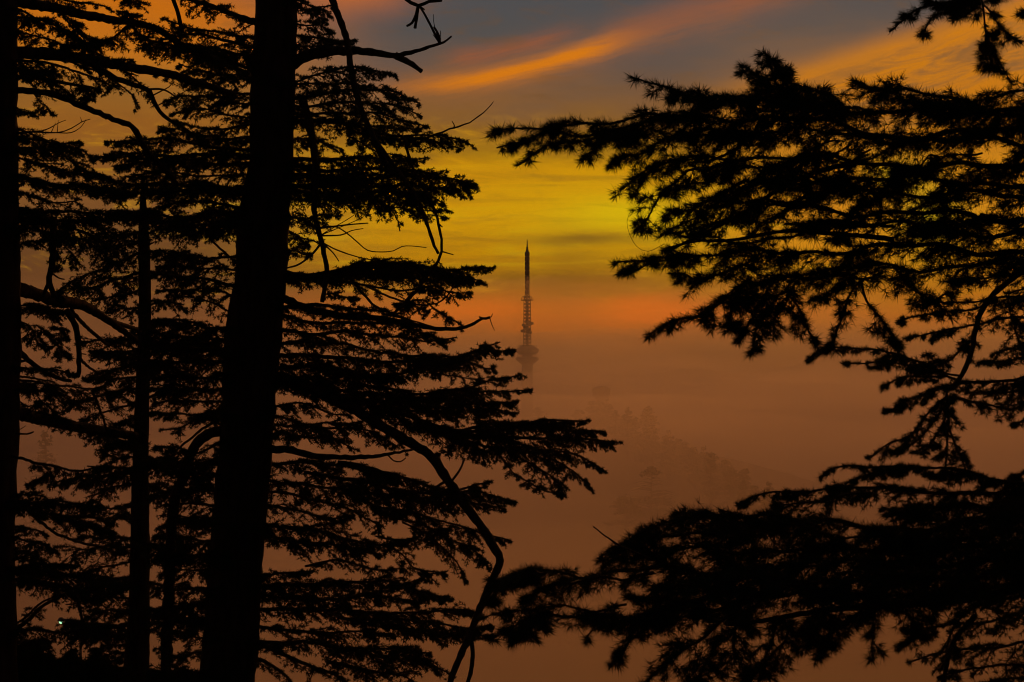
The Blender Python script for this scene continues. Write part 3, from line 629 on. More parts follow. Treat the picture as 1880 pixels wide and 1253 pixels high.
# foliage boughs right of the thick trunk: (points, r0, up, dn, Lm, dens, extra)
def boughs(tree, rows, zspread=1.6, r1=1.2):
    for i, r in enumerate(rows):
        pts, r0, up, dn, Lm, dens = r[:6]; ex = r[6] if len(r) > 6 else {}
        if tree is tc_ and 370 <= pts[0][0] <= 540:      # root the bough inside the trunk
            cx = np.interp(pts[0][1], [0, 300, 500, 900, 1253], [507, 495, 478, 443, 417]); pts = [(cx, pts[0][1] - 3)] + list(pts[1:] if abs(pts[0][0] - cx) < 12 else pts)
        ex = dict(ex); dz = ex.pop('dz', [-.8, .5, -.3, .9, 0, -1, .7][i % 7] * zspread)
        tree.limb(pts, r0 * .62, r1, tree.d + dz, fol=fo(up, dn, Lm, dens, **ex), wavy=True)
boughs(tc_, [
 ([(530, 2), (560, 6), (590, 12), (612, 8)], 3, 8, 14, .5, 1.0, dict(hang=.3)),
 ([(530, 10), (560, 22), (585, 30), (600, 42)], 3, 8, 14, .5, 1.0, dict(hang=.3)),
 ([(530, 40), (560, 48), (590, 52), (608, 60)], 3, 10, 12, .55, 1.1),
 ([(530, 66), (570, 68), (610, 72), (652, 74)], 3, 9, 10, .6, 1.2),
 ([(530, 92), (560, 88), (600, 84), (636, 78)], 3, 9, 9, .6, 1.1),
 ([(530, 150), (580, 135), (620, 128), (680, 130), (722, 138)], 4, 8, 12, .65, 1.2),
 ([(530, 160), (590, 152), (640, 152), (680, 160)], 4, 12, 16, .8, 1.4),
 ([(530, 185), (600, 168), (670, 165), (730, 176), (770, 190)], 5, 10, 16, .8, 1.3),
 ([(530, 195), (610, 190), (680, 190), (740, 200), (776, 214)], 5, 12, 16, .8, 1.3),
 ([(530, 215), (600, 208), (680, 210), (740, 222), (782, 232)], 5, 12, 14, .8, 1.2),
 ([(530, 205), (590, 222), (650, 232), (720, 236), (770, 238)], 4, 10, 14, .7, 1.2),
 ([(530, 225), (600, 222), (670, 235), (740, 248), (800, 250), (840, 258), (866, 268)], 6, 9, 14, .8, 1.5),
 ([(640, 240), (700, 250), (760, 256), (810, 264), (846, 273)], 4, 5, 10, .5, 1.0),
 ([(530, 262), (570, 258), (600, 262), (630, 275)], 4, 12, 14, .6, 1.2),
 ([(640, 250), (680, 270), (720, 285), (745, 290), (765, 300)], 3, 10, 18, .55, 1.0, dict(hang=.2)),
 ([(530, 292), (600, 294), (680, 294), (740, 294), (784, 290)], 7, 8, 12, .7, 1.6),
 ([(525, 300), (600, 312), (680, 312), (750, 312), (800, 320)], 8, 12, 16, 1.0, 2.2),
 ([(525, 322), (600, 326), (680, 326), (760, 324), (830, 330), (870, 340)], 9, 14, 18, 1.1, 2.6),
 ([(525, 340), (600, 342), (680, 345), (760, 340), (820, 342), (868, 355)], 8, 14, 18, 1.0, 2.4),
 ([(525, 350), (590, 354), (660, 352), (730, 355), (790, 362), (812, 372)], 6, 12, 22, .9, 2.2, dict(hang=.25)),
 ([(640, 352), (680, 362), (712, 378), (728, 400), (734, 425)], 3, 4, 10, .45, .9, dict(hang=.5)),
 ([(700, 345), (735, 360), (770, 385), (778, 400), (783, 412)], 3, 6, 10, .4, .7, dict(hang=.5)),
 ([(600, 350), (635, 362), (650, 378), (648, 392)], 3, 4, 10, .4, .8, dict(hang=.5)),
 ([(740, 368), (780, 382), (826, 388)], 2, 4, 7, .35, .8),
 ([(700, 380), (760, 388), (800, 395), (824, 402)], 2, 4, 7, .35, .7),
 ([(520, 368), (560, 372), (600, 378), (625, 390)], 4, 14, 14, .6, 1.2),
 ([(520, 400), (550, 398), (585, 396), (622, 398)], 4, 12, 14, .55, 1.1),
 ([(520, 425), (545, 432), (575, 440), (590, 452)], 4, 12, 14, .5, 1.1),
 ([(520, 470), (545, 462), (570, 470)], 3, 12, 12, .4, 1.0),
 ([(520, 502), (570, 505), (620, 498), (690, 490), (770, 492), (840, 494), (902, 492)], 9, 12, 12, .9, 2.4),
 ([(560, 508), (640, 492), (700, 484), (770, 490), (830, 500), (884, 517)], 7, 12, 14, .9, 2.4),
 ([(600, 505), (660, 500), (740, 510), (820, 512), (872, 520)], 6, 12, 12, .8, 2.2),
 ([(520, 508), (600, 513), (680, 524), (740, 530), (790, 528)], 6, 6, 10, .5, 1.2),
 ([(760, 520), (800, 530), (830, 540), (862, 535)], 2, 5, 12, .4, .8, dict(hang=.3)),
 ([(590, 545), (620, 540), (655, 548)], 2, 4, 6, .3, .9),
 ([(720, 560), (770, 555), (800, 570), (830, 585), (856, 602)], 3, 6, 12, .45, 1.1, dict(hang=.2)),
 ([(735, 545), (765, 560), (780, 575)], 2, 6, 12, .4, .8),
 ([(515, 565), (590, 562), (650, 565), (720, 575), (770, 600)], 6, 12, 14, .8, 1.5),
 ([(515, 580), (580, 590), (650, 592), (720, 598), (780, 612), (815, 625)], 6, 12, 14, .8, 1.4),
 ([(515, 605), (580, 615), (650, 612), (730, 618), (790, 625), (838, 620)], 6, 12, 14, .8, 1.3),
 ([(515, 630), (600, 632), (680, 640), (750, 655), (800, 665)], 6, 12, 14, .8, 1.3),
 ([(510, 655), (600, 652), (690, 662), (770, 668), (820, 660), (880, 645), (948, 642)], 7, 9, 16, .8, 1.7),
 ([(690, 695), (750, 684), (800, 668), (850, 650), (890, 636), (918, 628)], 5, 8, 14, .7, 1.6),
 ([(740, 655), (800, 655), (860, 662), (900, 676), (905, 672)], 4, 8, 14, .6, 1.4),
 ([(510, 675), (580, 676), (640, 682), (690, 690), (740, 694)], 8, 16, 16, .9, 2.6),
 ([(510, 690), (590, 698), (660, 690), (720, 690)], 6, 12, 14, .8, 2.2),
 ([(790, 680), (830, 690), (870, 700), (890, 695)], 2, 4, 12, .4, .8, dict(hang=.3)),
 ([(640, 705), (700, 712), (780, 720), (850, 715), (910, 700), (958, 687)], 5, 10, 14, .75, 1.6),
 ([(560, 712), (640, 718), (720, 726), (800, 732), (880, 722), (968, 716)], 6, 12, 14, .8, 2.2),
 ([(640, 735), (720, 740), (800, 745), (870, 742), (952, 740)], 5, 10, 12, .75, 2.0),
 ([(680, 755), (740, 752), (820, 756), (880, 752), (944, 760)], 4, 10, 12, .7, 1.6),
 ([(520, 702), (580, 718), (650, 738), (720, 758), (790, 778), (860, 790), (940, 786), (1000, 775), (1080, 772)], 10, 10, 16, .9, 2.3),
 ([(760, 775), (830, 788), (900, 782), (980, 780), (1040, 786), (1106, 793)], 6, 12, 14, .9, 2.2),
 ([(800, 790), (870, 802), (950, 800), (1020, 806), (1080, 808), (1136, 814)], 6, 10, 14, .85, 2.0),
 ([(820, 800), (880, 815), (950, 822), (1020, 832), (1070, 840), (1106, 862)], 5, 8, 14, .75, 1.5, dict(hang=.15)),
 ([(930, 810), (990, 830), (1030, 850), (1060, 870), (1086, 897)], 4, 8, 14, .6, 1.3, dict(hang=.2)),
 ([(900, 815), (950, 835), (990, 860), (1020, 880), (1034, 912)], 3, 7, 14, .55, 1.1, dict(hang=.2)),
 ([(920, 840), (935, 858), (948, 872), (980, 888), (1004, 900), (1030, 905)], 2.4, 4, 8, .35, .9),
 ([(800, 800), (815, 812), (835, 830), (800, 835)], 2, 6, 10, .35, .8, dict(hang=.3)),
 ([(850, 812), (880, 828), (890, 850)], 2, 4, 10, .35, .9, dict(hang=.4)),
 ([(500, 748), (550, 742), (600, 755), (640, 762)], 4, 10, 12, .6, 1.2),
 ([(500, 765), (550, 775), (600, 777), (650, 782)], 4, 10, 10, .6, 1.1),
 ([(495, 775), (570, 785), (640, 790), (690, 798), (730, 820)], 5, 10, 14, .7, 1.4, dict(hang=.15)),
 ([(495, 795), (560, 805), (620, 808), (655, 826)], 4, 10, 12, .6, 1.2),
 ([(640, 778), (690, 780), (735, 815), (745, 832)], 2, 6, 8, .35, .7),
 ([(725, 778), (760, 780), (772, 800)], 1.6, 4, 10, .3, .6),
 ([(495, 850), (560, 848), (620, 858), (680, 870), (730, 885)], 6, 14, 16, .9, 1.8),
 ([(620, 850), (680, 860), (740, 876), (790, 890), (840, 902), (890, 888), (898, 885)], 7, 8, 14, .7, 2.2),
 ([(560, 868), (640, 880), (720, 900), (800, 905), (870, 905), (950, 924)], 6, 12, 16, .9, 1.9),
 ([(640, 900), (720, 912), (800, 925), (870, 922), (930, 936)], 5, 12, 16, .8, 1.6),
 ([(490, 880), (560, 890), (640, 905), (700, 930), (740, 950)], 5, 14, 16, .9, 1.5),
 ([(490, 905), (560, 915), (630, 930), (690, 960), (695, 985)], 5, 14, 14, .7, 1.2),
 ([(680, 930), (760, 945), (830, 960), (880, 975), (936, 992)], 4, 10, 14, .7, 1.4),
 ([(700, 945), (770, 965), (830, 990), (870, 1010), (895, 1042)], 4, 10, 14, .7, 1.4, dict(hang=.2)),
 ([(740, 960), (790, 985), (830, 1020), (850, 1050), (853, 1075)], 3, 8, 12, .5, 1.0, dict(hang=.3)),
 ([(690, 985), (740, 990), (790, 980), (830, 968)], 3, 8, 12, .5, .9),
 ([(490, 930), (550, 940), (600, 948), (640, 950)], 5, 12, 14, .7, 1.3),
 ([(490, 965), (560, 975), (620, 985), (690, 998), (750, 994)], 7, 16, 14, .9, 2.2),
 ([(490, 985), (560, 1000), (630, 1005), (700, 1018)], 5, 12, 14, .8, 1.8),
 ([(700, 1000), (740, 1020), (760, 1040), (800, 1050)], 3, 6, 12, .5, 1.0),
 ([(745, 1072), (775, 1062), (800, 1056), (822, 1048)], 2, 4, 8, .35, .7),
 ([(560, 1040), (620, 1030), (680, 1040), (740, 1045)], 4, 10, 12, .6, 1.2),
 ([(490, 1075), (560, 1070), (640, 1072), (710, 1068), (760, 1080), (820, 1102)], 7, 16, 16, .9, 2.4),
 ([(490, 1095), (570, 1098), (650, 1096), (720, 1100), (770, 1112)], 6, 14, 14, .9, 2.2),
 ([(480, 1060), (520, 1055), (570, 1050)], 4, 8, 10, .5, 1.6),
 ([(490, 1120), (580, 1122), (670, 1122), (760, 1125), (840, 1122), (884, 1130)], 6, 12, 12, .9, 2.0),
 ([(620, 1135), (700, 1140), (780, 1142), (840, 1150), (905, 1148)], 5, 10, 12, .8, 1.8),
 ([(700, 1150), (770, 1158), (830, 1165), (900, 1168)], 5, 10, 10, .7, 1.6),
 ([(490, 1150), (560, 1160), (640, 1162), (720, 1165)], 6, 16, 16, .9, 1.7),
 ([(490, 1180), (570, 1182), (650, 1190), (730, 1192), (790, 1200)], 6, 14, 16, .9, 1.7),
 ([(620, 1190), (700, 1205), (770, 1212), (830, 1240)], 5, 14, 16, .8, 1.5),
 ([(480, 1180), (540, 1215), (600, 1235), (660, 1262)], 9, 4, 10, .5, .9),
 ([(480, 1210), (520, 1235), (550, 1270)], 8, 4, 8, .4, .8),
 ([(600, 1215), (680, 1230), (740, 1245), (780, 1270)], 6, 14, 16, .8, 1.5),
], 1.5)
# the dead twig reaching up beside the highest bough tip
tc_.limb([(780, 255), (812, 243), (826, 237), (842, 233), (862, 225), (880, 213), (895, 201), (906, 187)], 2.2, .8, 20, d0=20, subs=[([(832, 236), (834, 230), (830, 223)], 1.4, .8)])
# left side of the thick trunk
boughs(tc_, [
 ([(480, 48), (430, 30), (380, 10), (330, -8)], 6, 10, 14, .6, .9),
 ([(480, 70), (430, 62), (380, 58), (340, 50), (300, 36)], 5, 10, 14, .7, 1.1),
 ([(480, 90), (420, 78), (370, 68), (310, 72), (270, 70), (222, 24)], 6, 12, 18, .8, 1.4),
 ([(480, 105), (420, 95), (360, 88), (300, 80)], 6, 14, 16, .9, 1.9),
 ([(470, 125), (410, 112), (350, 98), (290, 92), (250, 82)], 6, 12, 18, .8, 1.4),
 ([(470, 145), (420, 140), (370, 128), (330, 118)], 4, 10, 16, .7, 1.2),
 ([(470, 170), (420, 168), (380, 160), (340, 152)], 4, 10, 16, .7, 1.0),
 ([(470, 190), (420, 182), (370, 178), (320, 182), (308, 192)], 4, 10, 14, .7, 1.2),
 ([(465, 215), (420, 212), (370, 205), (320, 208)], 4, 10, 14, .7, 1.2),
 ([(465, 232), (420, 236), (370, 232), (322, 222)], 4, 10, 14, .7, 1.2),
 ([(460, 255), (410, 252), (360, 248), (320, 240), (290, 245)], 5, 10, 14, .7, 1.4),
 ([(460, 275), (400, 268), (340, 262), (280, 258), (222, 262), (192, 260)], 6, 9, 12, .8, 1.6),
 ([(455, 290), (390, 284), (330, 282), (260, 284), (180, 290)], 7, 14, 14, .9, 2.2),
 ([(450, 300), (380, 300), (310, 296), (250, 298), (205, 305)], 5, 10, 14, .8, 1.6),
 ([(445, 318), (390, 322), (330, 322), (280, 320), (230, 325)], 4, 10, 14, .8, 1.2),
 ([(440, 345), (370, 342), (300, 340), (230, 335), (170, 318)], 7, 14, 14, 1., 2.4),
 ([(440, 358), (360, 352), (280, 350), (200, 350), (160, 345)], 6, 10, 14, .9, 2.0),
 ([(440, 395), (380, 392), (330, 402), (280, 395), (210, 388)], 8, 14, 14, 1., 2.4),
 ([(440, 382), (390, 376), (350, 372), (300, 378)], 6, 12, 12, .8, 1.8),
 ([(435, 412), (380, 412), (340, 412), (300, 405)], 6, 12, 14, .8, 2.0),
 ([(435, 420), (400, 428), (370, 425), (340, 432)], 4, 10, 14, .6, 1.2),
 ([(430, 470), (390, 478), (350, 470), (310, 462)], 5, 12, 16, .7, 1.3),
 ([(430, 500), (400, 490), (360, 492), (320, 488), (285, 490)], 4, 10, 16, .6, 1.1),
 ([(430, 522), (390, 512), (340, 508), (280, 505)], 7, 6, 18, .6, 1.2),
 ([(430, 545), (400, 535), (350, 530), (290, 535)], 4, 10, 16, .6, 1.0),
 ([(425, 575), (390, 560), (360, 550), (330, 535)], 4, 12, 16, .6, 1.0),
 ([(425, 605), (380, 598), (330, 588), (280, 590)], 7, 6, 16, .6, 1.6),
 ([(425, 625), (380, 620), (330, 615), (280, 615), (240, 605)], 7, 14, 14, .9, 2.4),
 ([(420, 640), (370, 645), (320, 640), (280, 645)], 7, 14, 14, .9, 2.4),
 ([(420, 665), (370, 668), (320, 665), (270, 660), (175, 645)], 7, 14, 16, .9, 2.0),
 ([(418, 690), (370, 695), (320, 690), (280, 695)], 6, 14, 16, .9, 1.8),
 ([(415, 712), (370, 715), (320, 712), (280, 715)], 6, 14, 16, .8, 1.5),
 ([(415, 740), (360, 735), (310, 735), (280, 745)], 5, 12, 16, .7, 1.2),
 ([(412, 765), (360, 760), (310, 757), (280, 757)], 5, 8, 12, .6, 1.3),
 ([(410, 785), (380, 770), (340, 780), (300, 790)], 3, 8, 14, .5, .7),
 ([(410, 812), (370, 828), (330, 822), (285, 820)], 5, 12, 14, .7, 1.2),
 ([(405, 842), (360, 852), (310, 848), (270, 848)], 7, 14, 14, .9, 2.2),
 ([(400, 870), (350, 872), (310, 870)], 6, 14, 16, .8, 2.0),
 ([(398, 900), (350, 898), (310, 905), (280, 912)], 6, 14, 16, .8, 1.6),
 ([(395, 930), (350, 925), (300, 930)], 6, 14, 14, .8, 1.5),
 ([(392, 960), (340, 955), (300, 968)], 5, 14, 16, .8, 1.6),
 ([(390, 990), (340, 988), (290, 985)], 5, 14, 14, .8, 1.6),
 ([(388, 1022), (330, 1018), (280, 1020)], 8, 16, 16, .9, 2.6),
 ([(385, 1045), (340, 1050), (300, 1055)], 4, 10, 14, .7, 1.2),
 ([(385, 1080), (330, 1085), (285, 1088)], 6, 14, 16, .8, 1.6),
 ([(382, 1110), (330, 1115), (280, 1120)], 8, 16, 16, .9, 2.4),
 ([(380, 1140), (330, 1142), (280, 1145)], 8, 16, 16, .9, 2.4),
 ([(380, 1170), (340, 1165), (300, 1160)], 4, 10, 16, .6, 1.1),
 ([(378, 1200), (330, 1205), (285, 1190)], 5, 10, 14, .6, 1.2),
 ([(376, 1235), (330, 1238), (280, 1232)], 8, 16, 18, .9, 2.2),
], 1.8)
run(tc_, [
 L([(410, 790), (385, 797), (365, 810), (350, 835), (338, 870), (322, 915), (315, 970), (312, 1050), (308, 1130), (304, 1253), (302, 1330)], 9, 11, 23),
 L([(470, 40), (430, 28), (390, 12), (340, -4), (300, -20)], 5, 4, 19),
 L([(335, 60), (328, 30), (318, 0), (310, -40)], 4, 4, 19.6, d0=20),
 L([(435, 165), (405, 185), (385, 200)], 4, 3, 22.5, d0=22),
 L([(400, 440), (385, 428), (372, 415)], 3, 1.5, 22, d0=22.3),
 L([(372, 418), (392, 445), (410, 462), (430, 480)], 2.4, 2, 22, d0=21.6),
 L([(400, 770), (372, 788), (350, 805), (325, 825)], 3, 2, 22.5, d0=22),
])
# left-edge tree
run(ta, [
 L([(10, 0), (50, 6), (100, 15), (150, 27), (200, 36), (250, 43), (290, 55), (330, 80), (400, 110), (440, 130)], 10, 4, 19, fol=fo(10, 16, .8, 1.2, t0=.45)),
 L([(10, 98), (60, 98), (110, 102), (160, 110), (220, 121), (280, 131), (330, 141), (380, 158), (430, 174)], 12, 6, 18, fol=fo(8, 12, .5, .5, t0=.6)),
 L([(150, 112), (185, 128), (215, 145), (250, 158), (275, 168), (283, 185), (293, 205), (310, 220), (335, 235), (360, 250)], 6, 3, 17.6, d0=16.6, fol=fo(8, 14, .6, 1., t0=.75), subs=[([(272, 165), (300, 165), (325, 180)], 2.4, 1.4), ([(300, 163), (310, 160), (316, 152)], 1.4, .8), ([(325, 172), (345, 165), (350, 155)], 1.2, .6)]),
 L([(10, 142), (60, 142), (100, 150), (140, 156), (185, 165)], 5, 2, 16.5, fol=fo(8, 18, .6, 1., hang=.2, t0=.15)),
 L([(10, 166), (60, 168), (95, 172), (130, 186), (165, 202), (200, 216), (242, 232), (255, 252), (268, 275), (290, 300), (315, 325), (325, 340)], 6, 5, 17, subs=[([(170, 204), (185, 211), (195, 220)], 2.6, 1)]),
 L([(20, 244), (70, 243), (105, 244), (130, 236), (150, 224), (166, 219)], 2, .7, 16, subs=[([(75, 242), (90, 236), (108, 226), (121, 221)], 1.3, .6), ([(105, 228), (107, 221)], .9, .5), ([(95, 236), (102, 226)], .9, .5), ([(108, 244), (130, 244), (148, 234), (158, 220)], 1.2, .6), ([(145, 222), (148, 216)], .8, .5)]),
])
boughs(ta, [
 ([(10, 15), (50, 25), (90, 40), (120, 60)], 4, 12, 16, .7, 1.1),
 ([(10, 30), (60, 36), (110, 50), (150, 75), (160, 95)], 4, 10, 14, .7, 1.0),
 ([(10, 55), (50, 58), (90, 70), (120, 90)], 4, 12, 14, .7, 1.2),
 ([(110, 20), (125, 40), (140, 60), (170, 80), (200, 78)], 3, 8, 12, .6, .9),
 ([(240, 45), (210, 65), (180, 74), (150, 80), (115, 92)], 4, 8, 12, .6, 1.0, dict(dz=1)),
 ([(130, 35), (145, 60), (165, 85), (190, 105), (215, 115), (245, 110)], 3, 8, 14, .6, 1.0),
 ([(10, -5), (80, -8), (140, 0), (190, 12), (205, 20)], 5, 6, 16, .5, .8, dict(hang=.2)),
 ([(200, -20), (240, 2), (270, 10)], 3, 4, 8, .4, .8),
 ([(260, 30), (230, 25), (215, 22)], 2, 4, 6, .3, .8),
 ([(10, 110), (70, 115), (130, 125), (180, 145), (205, 160)], 5, 6, 20, .7, 1.3, dict(hang=.15)),
 ([(120, 112), (170, 130), (215, 150), (240, 170), (252, 202)], 3, 6, 16, .5, .8, dict(hang=.1)),
 ([(180, 115), (220, 130), (250, 150), (275, 175), (270, 190)], 3, 6, 14, .5, .8),
 ([(10, 120), (50, 128), (90, 135)], 4, 8, 16, .7, 1.3),
 ([(70, 150), (110, 160), (130, 175)], 2, 5, 10, .4, .9, dict(hang=.2)),
 ([(150, 155), (160, 170), (165, 182)], 2, 5, 8, .35, .9, dict(hang=.4)),
 ([(60, 170), (72, 185), (85, 195), (95, 212)], 2, 3, 8, .35, .8, dict(hang=.4)),
 ([(10, 195), (35, 200), (54, 206)], 3, 5, 6, .35, 1.1),
 ([(10, 235), (40, 242), (75, 250), (100, 262), (145, 260)], 4, 8, 14, .6, 1.6),
 ([(20, 250), (70, 256), (110, 265), (150, 278), (170, 296)], 4, 8, 12, .6, 1.6),
 ([(10, 265), (60, 275), (100, 280), (140, 300), (172, 325)], 4, 8, 12, .7, 1.3),
 ([(10, 290), (60, 298), (90, 305), (110, 312)], 4, 12, 14, .7, 1.4),
 ([(10, 318), (60, 328), (110, 340), (170, 346), (240, 352)], 9, 10, 12, .8, 2.0),
 ([(100, 322), (140, 318), (180, 320)], 3, 8, 10, .5, 1.2),
 ([(10, 350), (60, 362), (110, 370), (150, 366)], 3, 10, 14, .7, .9),
 ([(10, 378), (50, 385), (90, 392), (160, 392), (230, 395)], 7, 6, 14, 1., 2.3),
 ([(10, 395), (60, 402), (130, 408), (200, 405)], 7, 10, 14, .9, 2.2),
 ([(10, 418), (50, 422), (90, 430), (120, 445)], 3, 10, 12, .6, 1.0),
 ([(10, 455), (35, 452), (60, 444), (85, 440)], 4, 5, 8, .4, .9),
 ([(60, 420), (110, 430), (160, 448), (200, 478), (212, 486)], 4, 12, 18, .8, 1.4),
 ([(110, 415), (160, 425), (190, 445), (215, 470)], 4, 12, 18, .8, 1.3),
 ([(110, 440), (125, 455), (135, 470), (140, 495)], 2, 4, 8, .35, .8, dict(hang=.5)),
 ([(100, 450), (103, 470), (103, 495)], 2, 4, 8, .25, .6, dict(hang=.5)),
 ([(10, 568), (50, 562), (85, 572), (115, 590)], 3, 6, 12, .6, 1.3),
 ([(60, 560), (90, 568), (110, 575)], 3, 6, 8, .5, 1.2),
 ([(35, 590), (60, 605), (72, 630), (80, 638)], 2.4, 5, 10, .45, 1.1, dict(hang=.2)),
 ([(70, 600), (95, 620), (110, 640), (124, 656)], 2.4, 5, 10, .45, 1.1, dict(hang=.2)),
 ([(100, 600), (115, 610), (128, 622)], 2, 5, 8, .4, 1.1),
 ([(10, 660), (40, 672), (70, 678), (105, 680), (135, 690)], 4, 6, 10, .5, 1.5),
 ([(10, 695), (60, 700), (110, 712), (160, 715), (200, 705)], 4, 6, 14, .7, 1.4),
 ([(30, 715), (70, 718), (100, 725), (130, 735), (120, 745)], 3, 8, 14, .6, 1.1),
 ([(90, 725), (75, 740), (50, 745), (38, 738)], 2, 5, 8, .4, 1.1, dict(dz=.5)),
 ([(70, 730), (90, 745), (110, 765), (115, 775)], 2, 5, 10, .4, 1.1, dict(hang=.2)),
 ([(10, 835), (55, 848), (105, 856), (160, 862), (200, 855)], 5, 5, 12, .5, 1.0, dict(hang=.3, t0=.3)),
 ([(80, 856), (95, 870), (100, 895)], 1.6, 3, 6, .25, .6, dict(hang=.6)),
 ([(110, 860), (122, 875), (124, 898)], 1.6, 3, 6, .25, .6, dict(hang=.6)),
 ([(90, 862), (75, 880), (50, 898)], 1.6, 3, 6, .25, .7, dict(hang=.2)),
 ([(10, 905), (50, 908), (80, 912)], 4, 8, 10, .5, 1.6),
 ([(10, 920), (60, 925), (110, 922), (150, 926), (178, 938)], 5, 9, 10, .6, 1.9),
 ([(10, 928), (60, 936), (110, 945), (160, 948), (205, 962)], 5, 8, 12, .7, 1.6),
 ([(80, 940), (130, 958), (180, 968), (210, 978)], 4, 8, 12, .6, 1.5),
 ([(10, 968), (40, 965), (60, 972), (84, 983)], 3, 5, 8, .4, .9),
 ([(10, 985), (45, 992), (75, 998), (96, 1012)], 4, 9, 10, .6, 1.7),
 ([(10, 1005), (45, 1015), (60, 1030)], 4, 10, 12, .6, 1.4),
 ([(60, 1030), (75, 1028), (92, 1034)], 2, 5, 6, .35, 1.1),
 ([(10, 1045), (60, 1048), (110, 1055), (170, 1066), (240, 1080)], 9, 12, 12, .9, 2.4),
 ([(10, 1065), (70, 1070), (140, 1080), (220, 1090)], 8, 8, 12, .8, 2.2),
 ([(10, 1042), (70, 1038), (140, 1038)], 4, 3, 6, .3, 1.5),
 ([(10, 1155), (50, 1130), (80, 1108), (120, 1092), (160, 1088)], 4, 5, 12, .5, 1.1),
 ([(10, 1160), (60, 1158), (100, 1160), (140, 1155), (200, 1150)], 5, 8, 10, .6, 1.6),
 ([(10, 1175), (60, 1178), (90, 1182)], 4, 8, 12, .5, 1.5),
], 1.2)
run(ta, [
 L([(97, 400), (98, 425), (96, 450), (97, 475), (93, 500), (91, 520), (100, 545)], 7, 5, 15.6, d0=15.8, subs=[([(92, 518), (85, 530), (80, 545)], 4.5, 3.5), ([(98, 503), (108, 511), (118, 513)], 2, 1.2)]),
 L([(15, 528), (60, 538), (105, 553), (150, 562), (185, 580), (215, 600), (240, 618), (250, 626)], 13, 5, 19),
 L([(110, 550), (160, 562), (200, 588), (235, 600), (252, 605)], 8, 4, 20),
 L([(122, 570), (135, 590), (141, 610), (144, 640), (146, 665), (143, 692)], 6, 4, 16.6, d0=16.2, subs=[([(147, 651), (158, 651)], 1.4, 1)]),
 L([(130, 570), (150, 592), (175, 615), (200, 635)], 4, 3, 18, d0=16.5),
 L([(148, 660), (160, 672), (180, 685)], 3, 2, 17),
 L([(25, 636), (45, 655), (70, 675), (100, 692), (130, 700)], 6, 3, 17),
 L([(25, 690), (60, 695), (100, 702)], 2.4, 1.5, 17),
 L([(25, 704), (50, 708), (70, 712)], 3, 1.5, 17),
 L([(15, 753), (60, 765), (110, 777), (160, 787), (210, 795), (250, 802)], 12, 8, 19, fol=fo(3, 10, .4, .7, t0=.25)),
 L([(25, 790), (38, 788), (47, 782)], 1, .6, 16), L([(25, 796), (50, 797), (62, 793)], 2, 1.5, 16),
 L([(170, 720), (180, 745), (190, 770), (196, 790)], 3, 2, 18, d0=17.6),
 L([(15, 918), (45, 926), (60, 945), (78, 962), (100, 978), (118, 986), (150, 997), (190, 1006)], 3.2, 2.2, 17.4),
 L([(138, 1085), (143, 1105), (150, 1135)], 3.4, 2.6, 17),
 L([(15, 1165), (50, 1140), (75, 1115), (110, 1096)], 4, 3, 17),
])
